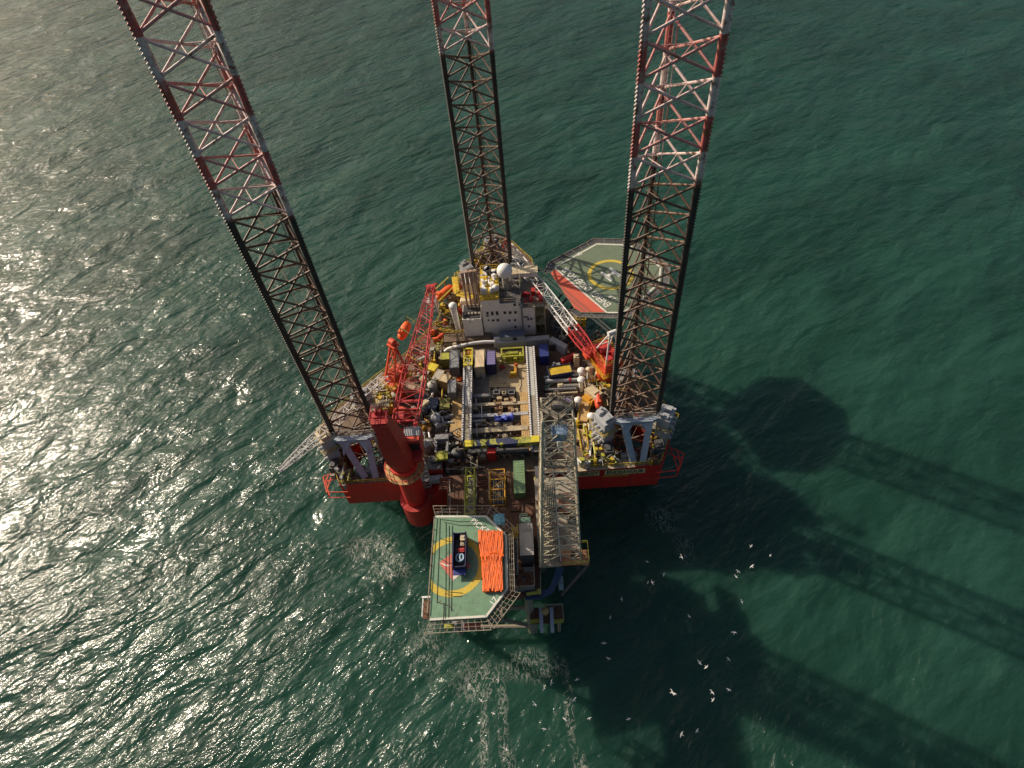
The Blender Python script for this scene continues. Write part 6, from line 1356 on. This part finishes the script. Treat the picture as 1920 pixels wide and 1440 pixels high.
# baskets on the brown deck
def basket(u0, v0, u1, v1, zt, mat, label, bays, cross, zb=PZ):
    c, sx, sy = R4(u0, v0, u1, v1, zt); t = thing('cargo_basket', label, 'basket', (c.x, c.y, zb), 'long cargo baskets')
    mb = MB(); r = .2
    for ex in (-1, 1):
        for zz in (zb + .15, zt): mb.bar((c.x + ex * sx / 2, c.y - sy / 2, zz), (c.x + ex * sx / 2, c.y + sy / 2, zz), r)
    for k in range(bays + 1):
        y = c.y - sy / 2 + sy * k / bays
        for zz in (zb + .15, zt): mb.bar((c.x - sx / 2, y, zz), (c.x + sx / 2, y, zz), r * .9)
        for ex in (-1, 1): mb.bar((c.x + ex * sx / 2, y, zb + .1), (c.x + ex * sx / 2, y, zt), r * .9)
    for k in range(bays):
        y0, y1 = c.y - sy / 2 + sy * k / bays, c.y - sy / 2 + sy * (k + 1) / bays; s_ = 1 if k % 2 else -1
        if cross: mb.bar((c.x - s_ * sx / 2, y0, zt - .1), (c.x + s_ * sx / 2, y1, zt - .1), .15)
        for ex in (-1, 1): mb.bar((c.x + ex * sx / 2, y0, zb + .15), (c.x + ex * sx / 2, y1, zt), .13)
    mb.build('cage', mat, t); mb = MB()
    for i in range(5): x = c.x - sx * .3 + sx * .15 * i; mb.tube((x, c.y - sy * (.45 - .05 * (i % 2)), zb + .5), (x + .1, c.y + sy * (.4 - .07 * (i % 3)), zb + .5), .12, 6)
    mb.build('pipe_load', STEEL, t)
    mb = MB(); mb.cbox(c, sx, sy, zb + .02, zb + .1); mb.build('tray', DGREY, t)
basket(918, 880, 946, 936, 21.0, GOLD, 'orange-yellow open basket with lengths of pipe inside on the brown deck', 3, True)
basket(872, 876, 889, 962, 21.6, LIME, 'long narrow olive-yellow lattice basket running under the green helideck edge', 5, True)
p = at(1007, 900, PZ + .6); t = thing('rubbish_bin', 'small lime bin beside the foot of the derrick lattice', 'bin', (p.x, p.y, PZ)); mb = MB(); mb.lathe((p.x, p.y, PZ), [(.5, 0), (.62, .9), (.6, .92)], 12); mb.build('drum', LIME, t, smooth=True); mb = MB(); mb.lathe((p.x, p.y, PZ), [(.66, .92), (.66, 1.0), (.3, 1.06)], 12); mb.build('lid', LIME, t)
for u, v, lb in ((905, 880, 'red-brown grating panel left of the orange-yellow basket'), (852, 945, 'red-brown slatted panel beside the olive-yellow basket'), (835, 895, 'red-brown slatted panel at the left end of the brown deck')):
    p = at(u, v, PZ + .4); p.y = min(p.y, 65.5); mb = MB(); 
    for i in range(7): mb.box(p.x - 1.1, p.y - 1.3 + i * .38, PZ + .1, p.x + 1.1, p.y - 1.1 + i * .38, PZ + .3)
    mb.box(p.x - 1.2, p.y - 1.5, PZ, p.x + 1.2, p.y + 1.5, PZ + .1); tag(mb.build('grating_panel', paint('red_brown', (.22, .085, .05), .8, .25, .3, .3)), lb, 'grating panel')
# module with pale roof and walkways beside the helideck
t = thing('control_module', 'long module with a pale flat roof between the green helideck and the derrick', 'module', at(987, 1020, PZ)); c, sx, sy = R4(974, 981, 1000, 1040, 23.4)
mb = MB(); mb.cbox(c, sx - .1, sy, PZ, 23.3); mb.build('wall', DGREY, t); mb = MB(); mb.cbox(c, sx, sy + .1, 23.3, 23.42)
for i in range(3): mb.cbox((c.x - .3 + .6 * i - .3, c.y + sy * .28), .08, .6, 23.42, 23.6)
mb.build('roof', paint('module_roof', (.46, .43, .38), .7, .15, .1, .35), t)
mb = MB(); mb.rail([Vector((c.x - sx / 2 + .2, c.y + sy / 2 - .2, 23.42)), Vector((c.x - sx / 2 + .3, c.y + sy / 2 + 1.3, 23.42)), Vector((c.x + sx / 2 - .9, c.y + sy / 2 + 1.3, 23.42)), Vector((c.x + sx / 2 - .9, c.y + sy / 2 - .2, 23.42))], step=.9); mb.cbox((c.x, c.y + sy / 2 + .7), sx * .7, 1.3, 23.2, 23.3); mb.build('roof_landing', paint('teal_rail', (.14, .24, .19)), t)
t = thing('side_stair', 'yellow caged stair on the left of the pale-roofed module', 'stair', at(966, 990, PZ)); mb = MB(); p, q = at(964, 982, 24), at(966, 1000, 24)
for e in (-.5, .5): mb.rail([Vector((p.x + e, p.y, 22.6)), Vector((q.x + e, q.y, 22.6))], step=.5, r=.06)
for i in range(7): w_ = p.lerp(q, i / 6); mb.box(w_.x - .5, w_.y - .1, 22.3, w_.x + .5, w_.y + .12, 22.42)
for w_ in (p, q): mb.bar((w_.x, w_.y, PZ), (w_.x, w_.y, 22.4), .16)
mb.build('stair', YEL, t)
t = thing('grated_walkway', 'narrow grated walkway with handrails along the right edge of the green helideck', 'walkway', at(960, 1040, 23)); mb = MB(); p, q = at(962, 1012, 23.0), at(963, 1078, 23.0)
mb.bar(p, q, 1.6, .1); 
for i in range(9): w_ = p.lerp(q, i / 8); mb.bar((w_.x - .9, w_.y, 23.1), (w_.x + .9, w_.y, 23.1), .1)
for i in (0, 8): w_ = p.lerp(q, i / 8); mb.bar((w_.x, w_.y, PZ), (w_.x, w_.y, 22.95), .2)
mb.build('grating', DGREY, t); mb = MB()
for e in (-.8, .8): mb.rail([p + Vector((e, 0, .05)), q + Vector((e, 0, .05))], step=1.3)
mb.build('handrail', STEEL, t)
t = thing('lower_module', 'rusty equipment deck between the pale-roofed module and the blue pipes', 'module', at(985, 1085, PZ)); c, sx, sy = R4(962, 1062, 1002, 1102, 20.2)
mb = MB(); mb.cbox(c, sx, sy, PZ + .002, 19.9); mb.build('plinth', GREY, t); mb = MB(); random.seed(8)
for i in range(14): mb.cbox((c.x + random.uniform(-.42, .42) * sx, c.y + random.uniform(-.42, .42) * sy), random.uniform(.3, 1.1), random.uniform(.3, 1), 19.9, 19.9 + random.uniform(.3, 1.4), random.random())
for i in range(6): x = c.x + sx * (.1 + .06 * i); mb.tube((x, c.y - sy * .4, 20.4), (x, c.y + sy * .2, 20.4), .1, 6)
mb.build('machinery', RUSTY, t); mb = MB(); mb.rail([Vector((c.x + a * sx / 2, c.y + b * sy / 2, 19.9)) for a, b in ((-1, -1), (1, -1), (1, 1))], step=1.1); mb.build('handrail', BEIGE, t)
t = thing('bent_pipe_bundle', 'bundle of blue pipes bending from the derrick foot along the platform edge', 'pipes', at(1030, 1100, 17)); BP = paint('pipe_blue', (.03, .07, .15), .45, .2, .1, .25)
for i in range(5):
    z = 18.4; pts = [at(1046 + i * 3.0, 1062, z + 2.0), at(1040 + i * 2.6, 1080, z + .6), at(1033 + i * 2.4, 1097, z), at(1026 + i * 1.6, 1106 + i * 1.6, z), at(1008, 1111 + i * 2.6, z), at(985, 1112 + i * 2.8, z)]
    den = []
    for k in range(len(pts) - 1):
        for s_ in range(5):
            f_ = s_ / 5; a = pts[max(k - 1, 0)]; b = pts[k]; c_ = pts[k + 1]; d_ = pts[min(k + 2, len(pts) - 1)]
            den.append(.5 * ((2 * b) + (c_ - a) * f_ + (2 * a - 5 * b + 4 * c_ - d_) * f_ * f_ + (3 * b - a - 3 * c_ + d_) * f_ ** 3))
    den.append(pts[-1]); mb = MB(); mb.sweep(den, .17, 8); mb.build('pipe', BP, t, smooth=True)
boxat(985, 1107, 1018, 1118, 19.0, 17.4, NAVY, 'valve_cabinet', 'navy cabinet with a yellow strip under the blue pipes', 'cabinet')
mb = MB(); a, b = at(987, 1114, 19.3), at(1015, 1110, 19.3); mb.bar(a, b, .55, .12); p = at(1011, 1109, 19.3); mb.cbox(p, .7, .9, 19.1, 19.45); tag(mb.build('yellow_ramp', LIME, None), 'yellow strip with a wider end lying by the blue pipes', 'ramp')
boxat(1047, 1080, 1056, 1094, 16.0, 12.9, BLUEG, 'blue_tank', 'pale blue-grey tank below the derrick corner', 'tank')
t = thing('boat_landing', 'low brown platform with yellow edges and two pale blue beams jutting over the water', 'landing', at(1024, 1150, 12)); c, sx, sy = R4(993, 1138, 1056, 1168, 11.0)
mb = MB(); mb.cbox(c, sx, sy, 10.6, 11.0); mb.build('deck', PDECK, t); mb = MB()
for u0, u1 in ((993, 1011), (1037, 1056)): a, b = at(u0, 1166, 11), at(u1, 1164, 11); mb.bar((a.x, a.y, 11.06), (b.x, b.y, 11.06), .7, .1)
mb.build('edge_strip', LIME, t)
for u in (1014, 1034): a, b = at(u, 1140, 11.6), at(u + 2, 1186, 11.6); mb = MB(); mb.bar(a, b, .65, .6); mb.build('beam', BLUEG, t)
mb = MB(); p = at(1022, 1146, 11.6); mb.lathe((p.x, p.y, 11.0), [(.7, 0), (.7, .9), (.45, 1.1)], 14); mb.build('fender_drum', TAN, t, smooth=True)
mb = MB(); mb.rail([Vector((c.x - sx / 2, c.y - sy / 2 + .1, 11)), Vector((c.x - sx / 2, c.y + sy / 2, 11)), Vector((c.x + sx / 2, c.y + sy / 2, 11)), Vector((c.x + sx / 2, c.y - sy / 2 + .1, 11))], step=1.6); mb.build('handrail', BEIGE, t)
mb = MB()
for ex in (-.38, .38): mb.tube((c.x + ex * sx, c.y + sy * .3, -4), (c.x + ex * sx, c.y + sy * .3, 10.6), .35, 10)
mb.build('pile', OLDS, t)
# stub beams below the near edge and side gangway
for u, lb in ((851, 'left'), (871, 'right')):
    a, b = at(u, 1166, 22.5), at(u + 1, 1186 - (4 if u > 860 else 0), 21.5); mb = MB(); mb.bar(a + Vector((0, 2, 0)), b, .75, .5); mb.bar((a.x, a.y + 2, 22.3), (a.x, a.y + 2.2, PZ), .5); tag(mb.build('stub_beam', LGREY, None), 'grey stub beam below the near edge of the green helideck, ' + ('beside the yellow panel' if u < 860 else 'under the faded red panel'), 'beam', 'stub beams under the helideck')
t = thing('side_gangway', 'small brown gangway with a white top rail beside the green helideck', 'gangway', at(800, 1140, 22)); c, sx, sy = R4(794, 1124, 808, 1160, 23.0); mb = MB(); mb.cbox(c, sx, sy, 22.8, 22.95); mb.build('grating', RUSTY, t); mb = MB(); mb.rail([Vector((c.x - sx / 2, c.y - sy / 2, 22.95)), Vector((c.x - sx / 2, c.y + sy / 2, 22.95))], step=1.2); mb.bar((c.x - sx / 2 - .2, c.y + sy / 2, 24.0), (c.x + sx / 2, c.y + sy / 2, 24.0), .3); mb.bar((c.x, c.y, PZ), (c.x + .5, c.y, 22.8), .25); mb.build('handrail', CWHITE, t)
boxat(833, 1170, 850, 1178, 22.6, 21.8, LIME, 'light_panel', 'yellow panel hung under the near edge of the green helideck', 'panel')
boxat(870, 1168, 900, 1177, 22.6, 21.8, paint('faded_red', (.62, .16, .12)), 'sign_panel', 'faded red panel hung under the near edge of the green helideck', 'panel')
# ------------------------------------------------------------------ gulls
def gull(name, up):
    body = [(-.30, .012, .0), (-.24, .05, 0), (-.12, .075, 0), (.02, .08, 0), (.14, .06, .01), (.20, .042, .02), (.26, .045, .02), (.31, .025, .015), (.36, .008, .0)]
    n = 8; vs = []; fs = []
    for x, r, z in body:
        for k in range(n): a = 2 * PI * k / n; vs.append((x, r * math.cos(a), z + r * .85 * math.sin(a)))
    for i in range(len(body) - 1):
        for k in range(n): fs.append((i * n + k, i * n + (k + 1) % n, (i + 1) * n + (k + 1) % n, (i + 1) * n + k))
    fs += [tuple(range(n - 1, -1, -1)), tuple(range((len(body) - 1) * n, len(body) * n))]
    for sg in (-1, 1):                          # wings: shoulder, wrist, tip; thin but closed
        prof = [(.04, .16, -.08, .02), (.28, .20, -.04, .02 + up * .5), (.42, .17, -.01, .03 + up), (.62, .06, -.06, .02 + up * .8), (.74, -.06, -.09, up * .6)]
        o = len(vs)
        for y, xf, xb_, z in prof:
            for dz in (.012, -.012): vs += [(xf, sg * y, z + dz), (xb_, sg * y, z + dz)]
        for i in range(len(prof) - 1):
            a, b = o + i * 4, o + (i + 1) * 4
            q = [(a, a + 1, b + 1, b), (a + 2, b + 2, b + 3, a + 3), (a, b, b + 2, a + 2), (a + 1, a + 3, b + 3, b + 1)]
            fs += q if sg < 0 else [tuple(reversed(f)) for f in q]
        e = o + (len(prof) - 1) * 4; fs.append((e, e + 1, e + 3, e + 2))
    o = len(vs); vs += [(-.28, -.03, .01), (-.28, .03, .01), (-.46, .11, .01), (-.46, -.11, .01), (-.28, -.03, -.01), (-.28, .03, -.01), (-.46, .11, -.005), (-.46, -.11, -.005)]
    fs += [(o, o + 1, o + 2, o + 3), (o + 7, o + 6, o + 5, o + 4), (o + 2, o + 6, o + 7, o + 3), (o, o + 3, o + 7, o + 4), (o + 1, o + 5, o + 6, o + 2)]
    me = bpy.data.meshes.new(name); me.from_pydata(vs, [], fs); me.materials.append(GULLW); me.update(); return me
GM = [gull('gull', .10), gull('gull', .02), gull('gull', .2)]
dark_px = [(1408, 1024), (1245, 1077), (1380, 1081), (1391, 1128), (1215, 1092), (1141, 1235), (1312, 1242), (1366, 1236), (1260, 1298), (1335, 1298), (1278, 1377), (1410, 1062)]
light_px = [(1105, 1347), (1034, 1280), (1077, 1312), (1059, 1348), (949, 1405), (925, 1338), (975, 1215), (968, 1184), (1002, 1320), (1020, 1367), (880, 1285), (902, 1313), (848, 1320), (884, 1388), (816, 1397), (1082, 1274), (934, 1275)]
random.seed(9)
dark_px += [(random.uniform(1130, 1480), random.uniform(1010, 1400)) for i in range(16)]
for i, (u, v) in enumerate(dark_px + light_px):
    p = at(u, v, random.uniform(4, 14)); g = bpy.data.objects.new('gull', GM[i % 3]); COL.objects.link(g); g.location = p; s_ = random.uniform(.55, .78); g.scale = (s_, s_, s_)
    g.rotation_euler = (random.uniform(-.35, .35), random.uniform(-.1, .1), random.uniform(0, 2 * PI))
    tag(g, 'white gull gliding over the dark shadow on the sea, right of the platform' if i < len(dark_px) else 'white gull flying low over the green water below the platform', 'gull', 'gulls over the shadow' if i < len(dark_px) else 'gulls over the green water')
